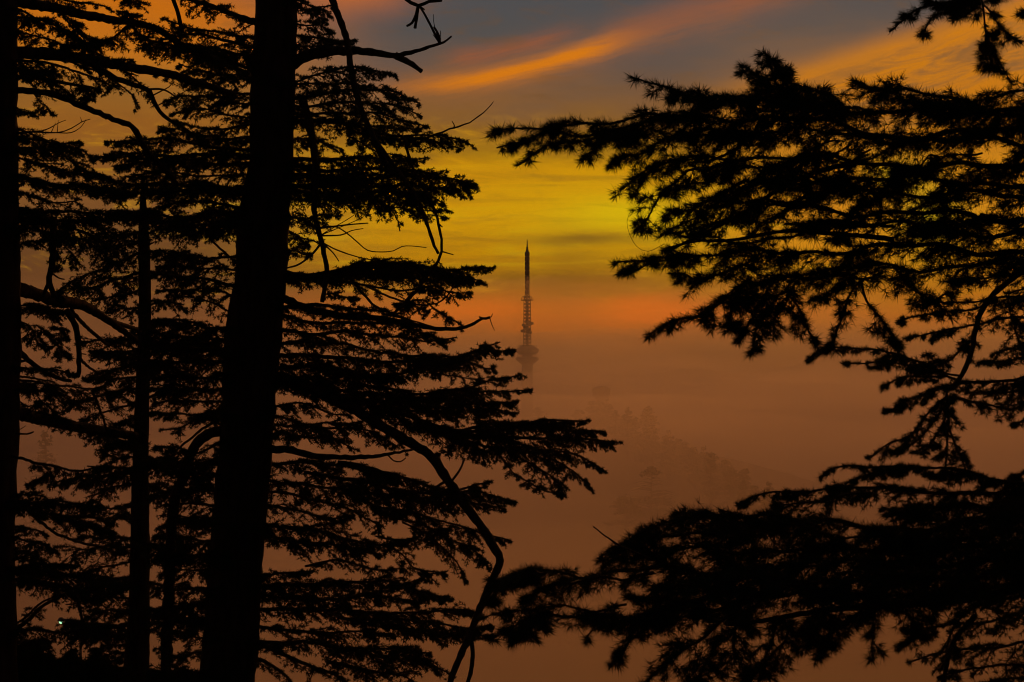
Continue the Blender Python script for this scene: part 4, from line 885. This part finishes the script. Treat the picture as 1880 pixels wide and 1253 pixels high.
# slender tree
boughs(tb_, [
 ([(262, 425), (240, 430), (215, 435), (190, 420)], 4, 14, 16, .8, 1.5),
 ([(262, 440), (235, 450), (205, 470), (208, 488)], 4, 12, 14, .7, 1.2),
 ([(262, 460), (230, 475), (190, 498), (140, 515), (105, 535)], 5, 5, 20, .8, 1.5),
 ([(262, 500), (230, 510), (190, 520), (150, 530)], 5, 10, 20, .8, 1.3),
 ([(262, 530), (230, 540), (200, 545), (170, 552)], 4, 12, 18, .7, 1.0),
 ([(264, 560), (240, 565), (215, 560)], 3, 12, 18, .6, .8),
 ([(262, 622), (230, 622), (200, 628), (150, 628)], 5, 10, 12, .7, 1.4),
 ([(262, 642), (230, 645), (200, 645), (172, 646)], 6, 8, 14, .6, 1.5),
 ([(260, 665), (230, 672), (200, 680), (165, 690)], 5, 12, 14, .8, 1.4),
 ([(260, 690), (225, 698), (190, 700), (150, 695)], 4, 12, 14, .8, 1.3),
 ([(260, 712), (225, 718), (190, 722), (140, 742), (115, 740)], 4, 12, 14, .8, 1.2),
 ([(260, 735), (225, 745), (195, 755), (165, 765), (152, 772)], 4, 12, 14, .7, 1.1),
 ([(260, 765), (230, 775), (200, 785), (168, 782)], 4, 10, 12, .7, 1.0),
 ([(258, 805), (225, 808), (200, 800), (170, 795)], 5, 8, 14, .7, 1.5),
 ([(258, 815), (225, 815), (200, 815)], 5, 8, 14, .7, 1.4),
 ([(258, 835), (235, 838), (215, 845), (190, 832)], 3, 10, 14, .5, 1.0),
 ([(258, 862), (225, 858), (190, 856), (160, 856)], 5, 8, 12, .7, 1.8),
 ([(256, 872), (210, 868), (160, 874), (115, 885)], 5, 8, 14, .7, 1.5, dict(hang=.2)),
 ([(256, 885), (220, 890), (190, 900), (160, 912)], 4, 10, 16, .7, 1.1, dict(hang=.2)),
 ([(254, 925), (225, 930), (200, 935), (170, 920)], 4, 10, 16, .6, .9),
 ([(252, 950), (225, 948), (205, 952)], 3, 8, 14, .5, .8),
 ([(252, 990), (215, 985), (180, 990), (150, 985)], 5, 12, 16, .8, 1.3),
 ([(250, 1005), (210, 1005), (165, 1010), (135, 1015), (140, 1040)], 4, 12, 18, .8, 1.3),
 ([(250, 1030), (215, 1035), (185, 1040), (160, 1050)], 4, 12, 16, .7, 1.0),
 ([(248, 1060), (210, 1062), (180, 1068), (150, 1078)], 5, 8, 14, .7, 1.3),
 ([(245, 1100), (200, 1098), (160, 1100), (120, 1110)], 4, 12, 18, .8, 1.1),
 ([(245, 1120), (205, 1125), (170, 1120)], 4, 12, 16, .7, 1.0),
 ([(245, 1146), (200, 1148), (160, 1146), (130, 1143)], 8, 12, 14, .9, 2.4),
 ([(242, 1165), (200, 1168), (160, 1165), (135, 1170)], 6, 12, 14, .8, 2.0),
 ([(240, 1195), (200, 1200), (175, 1210)], 4, 12, 14, .6, 1.1),
 ([(238, 1228), (205, 1222), (180, 1225)], 4, 8, 14, .6, .9),
 ([(240, 1180), (200, 1190), (165, 1192)], 3, 3, 6, .3, .6),
 ([(270, 430), (300, 425), (330, 425), (362, 438)], 4, 14, 16, .8, 1.4),
 ([(272, 465), (300, 462), (330, 468), (360, 478)], 4, 12, 16, .7, 1.1),
 ([(274, 500), (310, 505), (350, 508)], 6, 8, 12, .6, 1.4),
 ([(275, 560), (300, 552), (320, 560), (340, 570)], 3, 10, 14, .5, .8),
 ([(276, 592), (310, 588), (350, 596)], 7, 5, 12, .6, 1.5),
 ([(275, 630), (310, 635), (350, 640)], 6, 14, 14, .8, 1.8),
 ([(275, 675), (310, 678), (350, 690)], 6, 14, 16, .8, 1.6),
 ([(274, 730), (310, 728), (345, 735)], 5, 12, 16, .7, 1.2),
 ([(273, 850), (300, 845), (330, 850)], 5, 12, 14, .7, 1.6),
 ([(273, 890), (300, 892), (330, 900)], 5, 14, 16, .7, 1.5),
 ([(274, 1000), (300, 1003), (330, 1000)], 5, 14, 16, .7, 1.6),
 ([(276, 1070), (300, 1072), (330, 1078)], 5, 12, 14, .7, 1.4),
 ([(276, 1130), (310, 1128), (350, 1135)], 6, 14, 16, .8, 1.8),
], 1.6)
# ------------------------------------------------------------------ near cedars, right
td = Tree('cedar_tree', foot(2330, 8.6), 'closest cedar, its long-needled boughs reaching in from the right edge', 'tree', 8.6, NEAR, NB)
td.trunk([(2380, -900, 80), (2370, -300, 95), (2350, 600, 110), (2330, 1253, 120), (2330, 1700, 135)])
te = Tree('cedar_tree', foot(2190, 13), 'cedar behind the closest one, fine drooping boughs at the middle right edge', 'tree', 13, MID, NB)
te.trunk([(2230, -500, 40), (2215, 0, 55), (2200, 600, 62), (2190, 1253, 68), (2185, 1500, 75)])
def bn(tree, rows, zs=.9, **kk):
    for i, r in enumerate(rows):
        pts, r0, up, dn, Lm, dens = r[:6]; ex = dict(r[6]) if len(r) > 6 else {}
        dz = ex.pop('dz', [-.8, .5, -.2, .9, 0, -1, .6][i % 7] * zs); tr = ex.pop('bare', 0)
        d0 = ex.pop('d0', None)
        tree.limb(pts, r0 * .65, 1.5, tree.d + dz, d0=d0, fol=fo(up, dn, Lm, dens, **ex), wavy=True)
IN = .12   # boughs start at the trunk outside the picture; their first stretch is bare
bn(td, [
 # upper mass
 ([(2330, 150), (2100, 215), (1880, 238), (1700, 250), (1540, 235), (1400, 215), (1280, 212), (1180, 222), (1060, 226), (980, 236), (908, 240)], 11, 16, 14, .75, 1.3, dict(t0=.25, tip=.2)),
 ([(1300, 215), (1200, 225), (1110, 240), (1040, 250), (975, 258), (912, 271)], 5, 10, 14, .5, 1.1, dict(d0=8.2)),
 ([(1180, 225), (1100, 245), (1040, 262), (990, 280), (948, 306)], 4, 10, 12, .45, .9, dict(d0=8.3)),
 ([(1200, 235), (1140, 250), (1100, 265), (1072, 288)], 3, 8, 12, .4, .9, dict(d0=8.3)),
 ([(2330, 60), (2100, 130), (1950, 175), (1800, 205), (1650, 205), (1500, 195), (1400, 190), (1300, 180), (1230, 160), (1158, 142)], 10, 18, 20, .8, 1.4, dict(t0=.2)),
 ([(1560, 205), (1500, 190), (1440, 165), (1415, 135), (1405, 98)], 5, 14, 16, .5, 1.3, dict(d0=8.5)),
 ([(1500, 200), (1440, 180), (1400, 150), (1365, 122)], 4, 14, 14, .5, 1.1, dict(d0=8.5)),
 ([(1480, 200), (1440, 165), (1443, 128)], 3, 10, 12, .4, 1.0, dict(d0=8.6)),
 ([(1900, 215), (1780, 190), (1680, 175), (1600, 160), (1570, 148)], 6, 14, 20, .7, 1.5, dict(d0=8.7)),
 ([(1800, 215), (1720, 195), (1640, 172)], 4, 14, 18, .6, 1.2, dict(d0=8.6)),
 ([(1600, 210), (1530, 180), (1490, 168), (1450, 172)], 4, 14, 18, .6, 1.2, dict(d0=8.6)),
 ([(2330, 100), (2100, 160), (1950, 180), (1860, 175), (1780, 188), (1700, 198)], 7, 18, 22, .7, 1.5, dict(t0=.25)),
 ([(1420, 205), (1340, 185), (1290, 172), (1240, 172)], 4, 14, 18, .6, 1.2, dict(d0=8.6)),
 ([(2330, 180), (2100, 235), (1920, 262), (1760, 262), (1600, 250), (1480, 245), (1360, 242), (1250, 250)], 10, 20, 22, .9, 1.7, dict(t0=.2)),
 ([(1400, 240), (1300, 250), (1220, 255), (1170, 275), (1125, 298)], 4, 12, 20, .6, 1.0, dict(d0=8.5)),
 ([(2330, 240), (2100, 280), (1900, 305), (1740, 305), (1600, 300), (1480, 292), (1370, 285), (1290, 290), (1200, 310), (1138, 350)], 10, 16, 20, .8, 1.4, dict(t0=.2)),
 ([(1290, 290), (1230, 300), (1185, 325), (1160, 360)], 3, 10, 16, .45, .9, dict(d0=8.4)),
 ([(1330, 300), (1270, 320), (1220, 355), (1190, 390), (1178, 430)], 4, 10, 16, .5, .9, dict(d0=8.5)),
 ([(2330, 290), (2100, 325), (1950, 340), (1800, 335), (1660, 330), (1540, 325), (1430, 312), (1340, 308)], 10, 18, 20, .9, 1.7, dict(t0=.2)),
 ([(1500, 325), (1420, 330), (1340, 350), (1280, 375), (1220, 400)], 4, 10, 18, .6, 1.0, dict(d0=8.6)),
 ([(2330, 350), (2100, 370), (1950, 375), (1820, 362), (1700, 355), (1580, 345), (1480, 340), (1400, 335)], 10, 16, 20, .8, 1.5, dict(t0=.2)),
 ([(1560, 350), (1460, 360), (1380, 370), (1300, 390), (1250, 410), (1210, 435)], 4, 12, 18, .6, 1.0, dict(d0=8.6)),
 ([(2330, 380), (2100, 400), (1960, 405), (1820, 400), (1700, 395), (1600, 390), (1500, 380), (1420, 385), (1340, 400), (1240, 430)], 11, 16, 20, .8, 1.3, dict(t0=.2)),
 ([(2330, 420), (2100, 425), (1960, 425), (1820, 425), (1700, 420), (1600, 415), (1520, 405), (1440, 412)], 11, 16, 20, .9, 1.5, dict(t0=.2)),
 ([(1640, 415), (1540, 415), (1450, 430), (1360, 440), (1280, 445), (1215, 462)], 5, 8, 10, .4, .8, dict(d0=8.6, t0=.1)),
 ([(2330, 470), (2100, 465), (1960, 462), (1820, 460), (1680, 455), (1560, 455), (1460, 462), (1380, 470), (1290, 468), (1210, 475), (1134, 482)], 10, 12, 22, .8, 1.4, dict(t0=.2, tip=.15)),
 ([(1290, 470), (1230, 476), (1180, 483), (1144, 498)], 2.5, 5, 6, .25, .9, dict(d0=8.3)),
 ([(1460, 462), (1380, 480), (1320, 500), (1260, 505), (1232, 505)], 4, 10, 18, .5, 1.1, dict(d0=8.4)),
 ([(2330, 520), (2100, 500), (1960, 490), (1820, 485), (1700, 490), (1600, 492), (1500, 500), (1420, 505)], 9, 16, 24, .9, 1.3, dict(t0=.2)),
 ([(1560, 500), (1460, 515), (1380, 530), (1310, 560), (1250, 585), (1192, 614)], 5, 8, 16, .5, 1.2, dict(d0=8.5)),
 ([(1400, 520), (1340, 540), (1300, 570), (1300, 592)], 3, 10, 14, .4, 1.0, dict(d0=8.4)),
 ([(1380, 535), (1350, 560), (1338, 585), (1343, 603)], 3, 10, 12, .4, 1.0, dict(d0=8.4)),
 ([(1440, 510), (1400, 550), (1375, 590), (1362, 620)], 3, 10, 12, .5, 1.0, dict(d0=8.3, hang=.1)),
 ([(1450, 520), (1420, 560), (1395, 600), (1382, 644)], 3, 8, 10, .4, 1.0, dict(d0=8.2, hang=.1)),
 ([(1470, 510), (1440, 550), (1420, 590), (1405, 600)], 3, 10, 12, .5, 1.0, dict(d0=8.6)),
 ([(1440, 530), (1465, 570), (1480, 605), (1502, 632)], 3, 5, 8, .3, 1.0, dict(d0=8.4, dz=-.4)),
 ([(1620, 500), (1560, 520), (1520, 545), (1485, 552)], 4, 10, 14, .5, 1.1, dict(d0=8.6)),
 ([(1590, 510), (1560, 550), (1545, 590), (1528, 638)], 4, 8, 12, .4, 1.2, dict(d0=8.5, hang=.1)),
 ([(1580, 510), (1595, 550), (1615, 590), (1645, 633)], 4, 8, 12, .45, 1.1, dict(d0=8.5, dz=-.3)),
 ([(1640, 490), (1670, 530), (1700, 545), (1740, 535)], 4, 10, 12, .5, 1.0, dict(d0=8.7, dz=-.2)),
 # crown tip hanging in at the upper right
 ([(2330, -220), (2050, -90), (1920, -45), (1830, -20), (1760, -2), (1700, 15), (1665, 35), (1633, 58)], 5, 8, 10, .3, .9, dict(t0=.3)),
 ([(1830, -20), (1770, 5), (1720, 35), (1690, 68)], 3, 6, 8, .25, .8, dict(d0=8.4)),
 ([(1860, -30), (1800, -10), (1750, 0), (1700, -2)], 3, 6, 8, .25, .8, dict(d0=8.4)),
 ([(1800, -20), (1806, 20), (1812, 55), (1822, 90), (1840, 125), (1858, 154)], 3, 4, 6, .2, .9, dict(d0=8.3, dz=-.1)),
 ([(1806, 10), (1830, 35), (1850, 60), (1877, 80)], 2.5, 5, 7, .25, .8, dict(d0=8.3, dz=-.1)),
 ([(1806, 20), (1780, 30), (1760, 20)], 2.5, 6, 8, .3, .8, dict(d0=8.3, dz=-.1)),
 ([(1812, 80), (1818, 105), (1820, 120)], 2, 4, 6, .2, .8, dict(d0=8.2, dz=0.05)),
 ([(2100, -60), (1960, 0), (1900, 15), (1868, 28)], 3, 8, 10, .4, 1.0),
 # lower mass
 ([(2330, 900), (2100, 935), (1900, 955), (1720, 965), (1580, 968), (1450, 960), (1350, 955), (1260, 955), (1190, 975), (1100, 1022)], 12, 16, 26, .9, 1.8, dict(t0=.2)),
 ([(1500, 965), (1420, 950), (1350, 940), (1320, 935)], 5, 12, 24, .7, 1.4, dict(d0=8.4)),
 ([(1420, 960), (1340, 955), (1280, 948), (1245, 942)], 5, 12, 22, .7, 1.4, dict(d0=8.3)),
 ([(1380, 980), (1290, 985), (1220, 988), (1160, 1000), (1130, 1010)], 5, 14, 20, .7, 1.4, dict(d0=8.3)),
 ([(2330, 960), (2100, 985), (1900, 1000), (1720, 1010), (1560, 1010), (1420, 1008), (1300, 1010), (1200, 1020), (1120, 1030)], 12, 26, 28, 1., 2.2, dict(t0=.2)),
 ([(2330, 990), (2100, 1010), (1900, 1025), (1720, 1035), (1580, 1038), (1450, 1040), (1330, 1042)], 12, 26, 28, 1., 2.4, dict(t0=.2)),
 ([(2330, 1010), (2100, 1030), (1900, 1045), (1740, 1058), (1600, 1065), (1450, 1068), (1320, 1070), (1200, 1075)], 12, 26, 26, 1., 2.4, dict(t0=.2)),
 ([(2330, 980), (2100, 985), (1900, 985), (1760, 985), (1640, 985), (1540, 990)], 12, 26, 28, 1., 2.4, dict(t0=.2)),
 ([(2330, 940), (2100, 945), (1900, 940), (1760, 935), (1640, 940)], 12, 24, 28, 1., 2.0, dict(t0=.2)),
 ([(1420, 1040), (1300, 1048), (1200, 1050), (1100, 1052), (1020, 1050), (970, 1052), (922, 1066)], 7, 12, 14, .6, 1.5, dict(d0=8.3)),
 ([(1200, 1052), (1120, 1068), (1060, 1070), (1000, 1075), (955, 1105)], 4, 10, 14, .5, 1.1, dict(d0=8.0)),
 ([(1000, 1052), (950, 1062), (915, 1080), (900, 1108)], 3, 6, 8, .3, 1.0, dict(d0=7.9)),
 ([(1400, 1090), (1300, 1100), (1200, 1115), (1120, 1130), (1040, 1138), (980, 1140), (940, 1148), (905, 1172)], 8, 10, 12, .6, 1.6, dict(d0=8.3)),
 ([(1150, 1110), (1060, 1118), (990, 1125), (930, 1128), (900, 1130)], 4, 14, 12, .5, 1.3, dict(d0=7.9)),
 ([(1000, 1138), (965, 1150), (958, 1172)], 3, 5, 8, .3, .9, dict(d0=7.9)),
 ([(1140, 1128), (1110, 1145), (1077, 1172)], 3, 5, 8, .3, .9, dict(d0=8.0)),
 ([(1560, 1085), (1440, 1085), (1320, 1090), (1220, 1092), (1160, 1096)], 7, 20, 22, .8, 1.8, dict(d0=8.5)),
 ([(2330, 1040), (2100, 1060), (1900, 1075), (1760, 1085), (1640, 1095), (1540, 1100)], 11, 24, 24, 1., 2.0, dict(t0=.2)),
 ([(1380, 1100), (1300, 1118), (1220, 1130), (1170, 1160), (1145, 1190), (1128, 1216)], 5, 10, 16, .5, 1.1, dict(d0=8.4)),
 ([(1340, 1110), (1270, 1130), (1230, 1140), (1160, 1140)], 4, 12, 18, .55, 1.1, dict(d0=8.4)),
 ([(1400, 1110), (1320, 1150), (1260, 1180), (1210, 1225), (1185, 1262)], 5, 12, 18, .6, 1.3, dict(d0=8.2)),
 ([(1380, 1120), (1340, 1165), (1300, 1205), (1278, 1260)], 5, 10, 16, .55, 1.2, dict(d0=8.1, hang=.1)),
 ([(1350, 1150), (1345, 1180), (1350, 1215)], 4, 10, 14, .5, 1.0, dict(d0=8.2)),
 ([(1440, 1130), (1425, 1165), (1400, 1210), (1370, 1260)], 4, 8, 14, .45, 1.1, dict(d0=8.0, hang=.1)),
 ([(1450, 1140), (1435, 1180), (1400, 1240)], 4, 6, 12, .4, .9, dict(d0=8.2)),
 ([(1520, 1120), (1500, 1160), (1480, 1195)], 4, 10, 14, .5, 1.1, dict(d0=8.1)),
 ([(1560, 1115), (1530, 1150), (1500, 1205)], 4, 8, 12, .4, .9, dict(d0=8.4)),
 ([(1600, 1120), (1605, 1160), (1604, 1210)], 3, 4, 8, .25, .8, dict(d0=8.1, hang=.1)),
 ([(1660, 1110), (1680, 1140), (1690, 1165)], 4, 8, 12, .4, .9, dict(d0=8.2, dz=0)),
 ([(1620, 1100), (1580, 1120), (1550, 1150)], 4, 8, 14, .4, .9, dict(d0=8.3)),
], .8)
r5 = np.random.default_rng(11); fill = []
for k in range(13):                      # slanting side boughs that knit the layers together
    x = 1340 + 520 * (k + r5.uniform(0, 1)) / 13; y = r5.uniform(215, 430); lx = r5.uniform(80, 150); dy = r5.uniform(25, 85)
    fill.append(([(x, y), (x - lx * .5, y + dy * .35), (x - lx, y + dy)], 3, 9, 12, .42, .85, dict(d0=r5.uniform(8.4, 9.2))))
bn(td, fill, .6)
# bare limbs of the closest tree
run(td, [
 L([(1990, 1062), (1880, 1080), (1760, 1102), (1640, 1112), (1540, 1118), (1460, 1130), (1400, 1140), (1335, 1146)], 9, 4, 8.0, d0=8.5),
 L([(1540, 1120), (1510, 1100), (1478, 1082)], 3.6, 2.4, 8.1, d0=8.2),
 L([(1200, 1030), (1160, 1012), (1135, 1000), (1110, 983), (1089, 967)], 2.4, 1.2, 8.0, d0=8.1),
 L([(1640, 440), (1540, 430), (1440, 425), (1350, 440), (1290, 442), (1240, 430)], 5, 2, 8.3, d0=8.6, subs=[([(1290, 442), (1255, 448), (1225, 455)], 2, 1.2), ([(1300, 440), (1270, 425), (1258, 410)], 2, 1.4), ([(1262, 432), (1256, 420)], 2.4, 2.4)]),
 L([(1560, 300), (1490, 320), (1420, 355), (1350, 400), (1290, 430), (1225, 462)], 5, 2, 8.2, d0=8.6),
 L([(1400, 215), (1380, 250), (1340, 280), (1290, 300)], 4, 2, 8.2, d0=8.5),
 L([(1220, 448), (1190, 462), (1168, 452), (1156, 430), (1151, 408), (1158, 388), (1166, 382)], .55, .35, 8.2, d0=8.3),
])
bn(te, [
 ([(2195, 560), (2060, 600), (1960, 660), (1880, 690), (1800, 700), (1740, 692), (1690, 668), (1640, 650), (1590, 640), (1545, 636), (1505, 645), (1479, 664)], 6, 4, 14, .5, 1.5, dict(t0=.2, tip=.12)),
 ([(1760, 690), (1700, 680), (1650, 668), (1600, 662), (1545, 668)], 3, 5, 8, .35, 1.2, dict(d0=12.6)),
 ([(1740, 690), (1690, 690), (1660, 688), (1625, 705), (1619, 715)], 3, 6, 10, .4, 1.2, dict(d0=12.6)),
 ([(1780, 705), (1730, 708), (1690, 725), (1655, 745), (1627, 758)], 3, 6, 10, .4, 1.2, dict(d0=12.6)),
 ([(1740, 725), (1700, 770), (1670, 800), (1630, 815), (1596, 840)], 3, 8, 14, .5, 1.1, dict(d0=12.6)),
 ([(1740, 740), (1700, 790), (1680, 815), (1650, 830), (1640, 830)], 2.5, 8, 12, .4, .9, dict(d0=12.7)),
 ([(1745, 740), (1720, 800), (1690, 830), (1680, 828)], 2.5, 8, 12, .4, .9, dict(d0=12.8)),
 ([(1738, 720), (1740, 770), (1736, 820), (1735, 870)], 4, 8, 10, .4, 1.0, dict(d0=12.8, hang=.1)),
 ([(1740, 780), (1755, 820), (1765, 845), (1774, 872)], 3, 5, 10, .35, 1.1, dict(d0=12.8, dz=0)),
 ([(1745, 730), (1790, 735), (1830, 745), (1860, 750), (1880, 740)], 4, 10, 16, .6, 1.4, dict(d0=12.8, dz=.2)),
 ([(2195, 640), (2060, 680), (1980, 700), (1900, 710), (1840, 718), (1780, 722)], 6, 12, 16, .8, 1.6, dict(t0=.2)),
 ([(2195, 560), (2060, 590), (1980, 600), (1900, 590), (1830, 590), (1770, 600), (1710, 610), (1660, 622)], 5, 10, 14, .6, 1.1, dict(t0=.2)),
 ([(2195, 480), (2060, 520), (1970, 540), (1900, 545), (1840, 550), (1780, 570), (1700, 575), (1650, 590)], 5, 12, 16, .6, 1.0, dict(t0=.2)),
 ([(2195, 520), (2060, 560), (1980, 575), (1900, 620), (1860, 640), (1830, 650)], 5, 14, 18, .7, 1.1, dict(t0=.2)),
 ([(2195, 600), (2060, 630), (1980, 640), (1920, 650), (1870, 660), (1800, 665)], 5, 12, 16, .7, 1.2, dict(t0=.2)),
 ([(1790, 620), (1760, 650), (1730, 665), (1700, 648)], 3, 8, 12, .5, 1.0, dict(d0=12.5)),
 ([(1830, 545), (1780, 560), (1740, 560), (1700, 550), (1665, 560)], 3, 10, 12, .5, .9, dict(d0=12.4)),
 ([(1850, 560), (1870, 620), (1880, 660)], 3, 12, 14, .6, 1.0, dict(d0=12.6, dz=.3)),
 ([(2195, 660), (2060, 720), (1960, 750), (1900, 760), (1860, 780)], 5, 8, 14, .5, 1.3, dict(t0=.3)),
 ([(2195, 440), (2050, 470), (1960, 490), (1880, 500), (1820, 510), (1760, 515)], 5, 14, 18, .7, 1.2, dict(t0=.2)),
 ([(2195, 500), (2060, 500), (1960, 520), (1900, 530), (1850, 540)], 5, 14, 18, .7, 1.2, dict(t0=.2)),
 # low right
 ([(2195, 800), (2050, 850), (1930, 880), (1860, 885), (1780, 872), (1720, 860), (1660, 856), (1610, 855), (1560, 855), (1530, 862), (1508, 876)], 6, 5, 14, .5, 1.6, dict(t0=.2, tip=.12)),
 ([(1700, 860), (1650, 865), (1600, 870), (1570, 878), (1552, 888)], 3, 5, 8, .35, 1.1, dict(d0=12.7)),
 ([(2195, 840), (2050, 880), (1930, 890), (1840, 885), (1780, 875), (1700, 870)], 6, 10, 16, .7, 2.0, dict(t0=.2)),
 ([(2195, 780), (2050, 830), (1950, 860), (1880, 872), (1850, 880)], 6, 8, 14, .5, 1.8, dict(t0=.3)),
 ([(2195, 850), (2050, 890), (1930, 905), (1800, 905), (1700, 900), (1600, 898), (1500, 900), (1430, 902), (1390, 910), (1358, 926)], 8, 10, 16, .7, 2.0, dict(t0=.2, tip=.2)),
 ([(1600, 905), (1520, 915), (1460, 925), (1420, 928)], 4, 6, 12, .5, 1.2, dict(d0=12.6)),
 ([(2195, 880), (2050, 910), (1930, 925), (1820, 930), (1720, 935), (1620, 935)], 8, 16, 18, .8, 1.6, dict(t0=.2)),
 ([(2195, 1060), (2050, 1090), (1950, 1110), (1860, 1130), (1790, 1140), (1720, 1150), (1660, 1165)], 6, 14, 18, .8, 1.1, dict(t0=.2)),
 ([(2195, 1100), (2050, 1140), (1950, 1170), (1860, 1180), (1780, 1190), (1720, 1200), (1675, 1215)], 6, 14, 18, .8, 1.0, dict(t0=.2)),
 ([(2195, 1150), (2050, 1180), (1950, 1210), (1860, 1220), (1790, 1230), (1720, 1245)], 6, 14, 18, .8, 1.0, dict(t0=.2)),
 ([(2195, 1200), (2050, 1230), (1950, 1245), (1860, 1250), (1790, 1255)], 6, 14, 18, .8, 1.3, dict(t0=.2)),
 ([(1800, 1100), (1760, 1140), (1740, 1200), (1735, 1262)], 4, 10, 12, .5, .9, dict(d0=12.6)),
 ([(1700, 1130), (1680, 1160), (1660, 1180), (1648, 1190)], 3, 10, 12, .5, 1.0, dict(d0=12.5)),
 ([(2195, 1020), (2050, 1060), (1950, 1085), (1860, 1095), (1790, 1110)], 8, 16, 18, .9, 1.6, dict(t0=.2)),
], .9)
run(te, [
 L([(1960, 440), (1900, 478), (1860, 510), (1825, 540), (1800, 575), (1790, 610), (1785, 640), (1775, 670), (1762, 694), (1745, 715)], 6.5, 4, 12.4, d0=12.8),
 L([(1790, 1130), (1750, 1180), (1738, 1220), (1730, 1262)], 5, 4, 12.5, d0=12.7),
])
# a ripe cone hanging from the shoot at the upper right
mb = MB(); cpx = 8.25 / F
c0 = P(1810, 88, 8.25); prof = []
for k in range(13):
    t = k / 12; prof.append((max(.4, 12.5 * math.sin(math.pi * (t * .94 + .03)) ** .75) * cpx, (12.5 - 25 * t) * cpx))
mb.lathe(c0 * 0, prof[::-1], 18)
for k in range(11):
    for j in range(12):
        t = (k + .7) / 12; a = (j + .5 * (k % 2)) * math.tau / 12; r_ = max(1, 12.3 * math.sin(math.pi * t) ** .75) * cpx; zz = (12.5 - 25 * t) * cpx
        mb.box((r_ * math.cos(a), r_ * math.sin(a), zz), 2.6 * cpx, 2.6 * cpx, .9 * cpx)
co = mb.build('cone', CONE); cr_ = empty('cedar_cone', c0, 'round barrel-shaped cone hanging on the drooping shoot at the upper right', 'cone')
co.name = 'scales'; co.parent = cr_
mb = MB(); mb.tube([(0, 0, 12 * cpx), (-1 * cpx, 0, 17 * cpx), (2 * cpx, 0, 22 * cpx)], [1.6 * cpx] * 3, 6); mb.build('stalk', BARK, cr_)

# ------------------------------------------------------------------ a lit lamp on a post, far down the slope at the left
ld = 60.; lp_ = ld / F; lb = P(112, 1142, ld); gz = ground_z(lb[0], lb[1]); top = lb[2]; lb[2] = gz - .2
lamp = empty('street_lamp', lb, 'small lit greenish-white lamp on a curved post at the bottom left', 'street lamp')
hh = top - lb[2]
mb = MB(); mb.tube([(.62, 0, 0), (.62, 0, hh - .25), (.56, 0, hh + .02), (.42, 0, hh + .05), (.08, 0, hh + .07)], [.06, .045, .04, .035, .03], 8); mb.build('post', STEEL, lamp)
mb = MB(); mb.lathe((0, 0, 0), [(.03, hh + .14), (.07, hh + .12), (.11, hh + .05), (.12, hh + .03)], 14); mb.build('lamp_head', STEEL, lamp)
mb = MB(); mb.lathe((0, 0, 0), [(.005, hh - .06), (.04, hh - .05), (.06, hh - .02), (.06, hh + .03)], 12)
lm = bpy.data.materials.new('lamp_glow'); lm.use_nodes = True; b = lm.node_tree.nodes['Principled BSDF']
b.inputs['Emission Color'].default_value = (.42, 1, .5, 1); b.inputs['Emission Strength'].default_value = 1.5; b.inputs['Base Color'].default_value = (.5, .5, .5, 1)
mb.build('bulb', lm, lamp)

# ------------------------------------------------------------------ undergrowth on the near slope at the lower left
def bush(x, y, d, wpx, hpx, label, seed):
    px = d / F; b = P(x, y, d); b[2] = ground_z(b[0], b[1]) - .1
    top = P(x, y, d)[2]
    root = empty('shrub', b, label, 'shrub', 'shrubs on the slope below the left trunks'); r2 = np.random.default_rng(seed)
    st_ = MB(); fo_ = MB(); H_ = top - b[2]
    for k in range(46):
        a = r2.uniform(0, math.tau); rr = r2.uniform(.1, 1) * wpx * px * .5
        e = np.array([rr * math.cos(a), rr * math.sin(a) * .7, H_ * r2.uniform(.8, 1.04) * (1 - .10 * (rr / (wpx * px * .5)) ** 2)])
        cv = smooth_path([(0, 0, 0), e * [.3, .3, .6], e * [.75, .75, .9], e], .12); st_.tube(cv, np.linspace(.03, .008, len(cv)), 5)
        foliage(fo_, st_, cv + b, px, FAR, up=14, dn=16, Lm=.9, dens=2.2, t0=.5)
    # stems were built at the foot, twigs in the world: bring the twigs home
    vs = []
    for i, v in enumerate(st_.v): vs.append(v if np.abs(v[:, :2]).max() < 5 and len(v) < 400 and v[:, 1].max() < 5 else v - b)
    st_.v = vs
    o = st_.build('stems', BARK, root); f = fo_.build('leaves', NEEDLE); attach(f, b); f.parent = root
bush(55, 1192, 17.2, 210, 60, 'dense dark shrub at the bottom left corner beside the edge trunk', 1)
bush(165, 1200, 18.4, 170, 60, 'dark shrub at the bottom left, just left of the thin trunk', 2)
bush(318, 1236, 19, 120, 30, 'low dark shrub between the thin trunk and the thick trunk', 3)
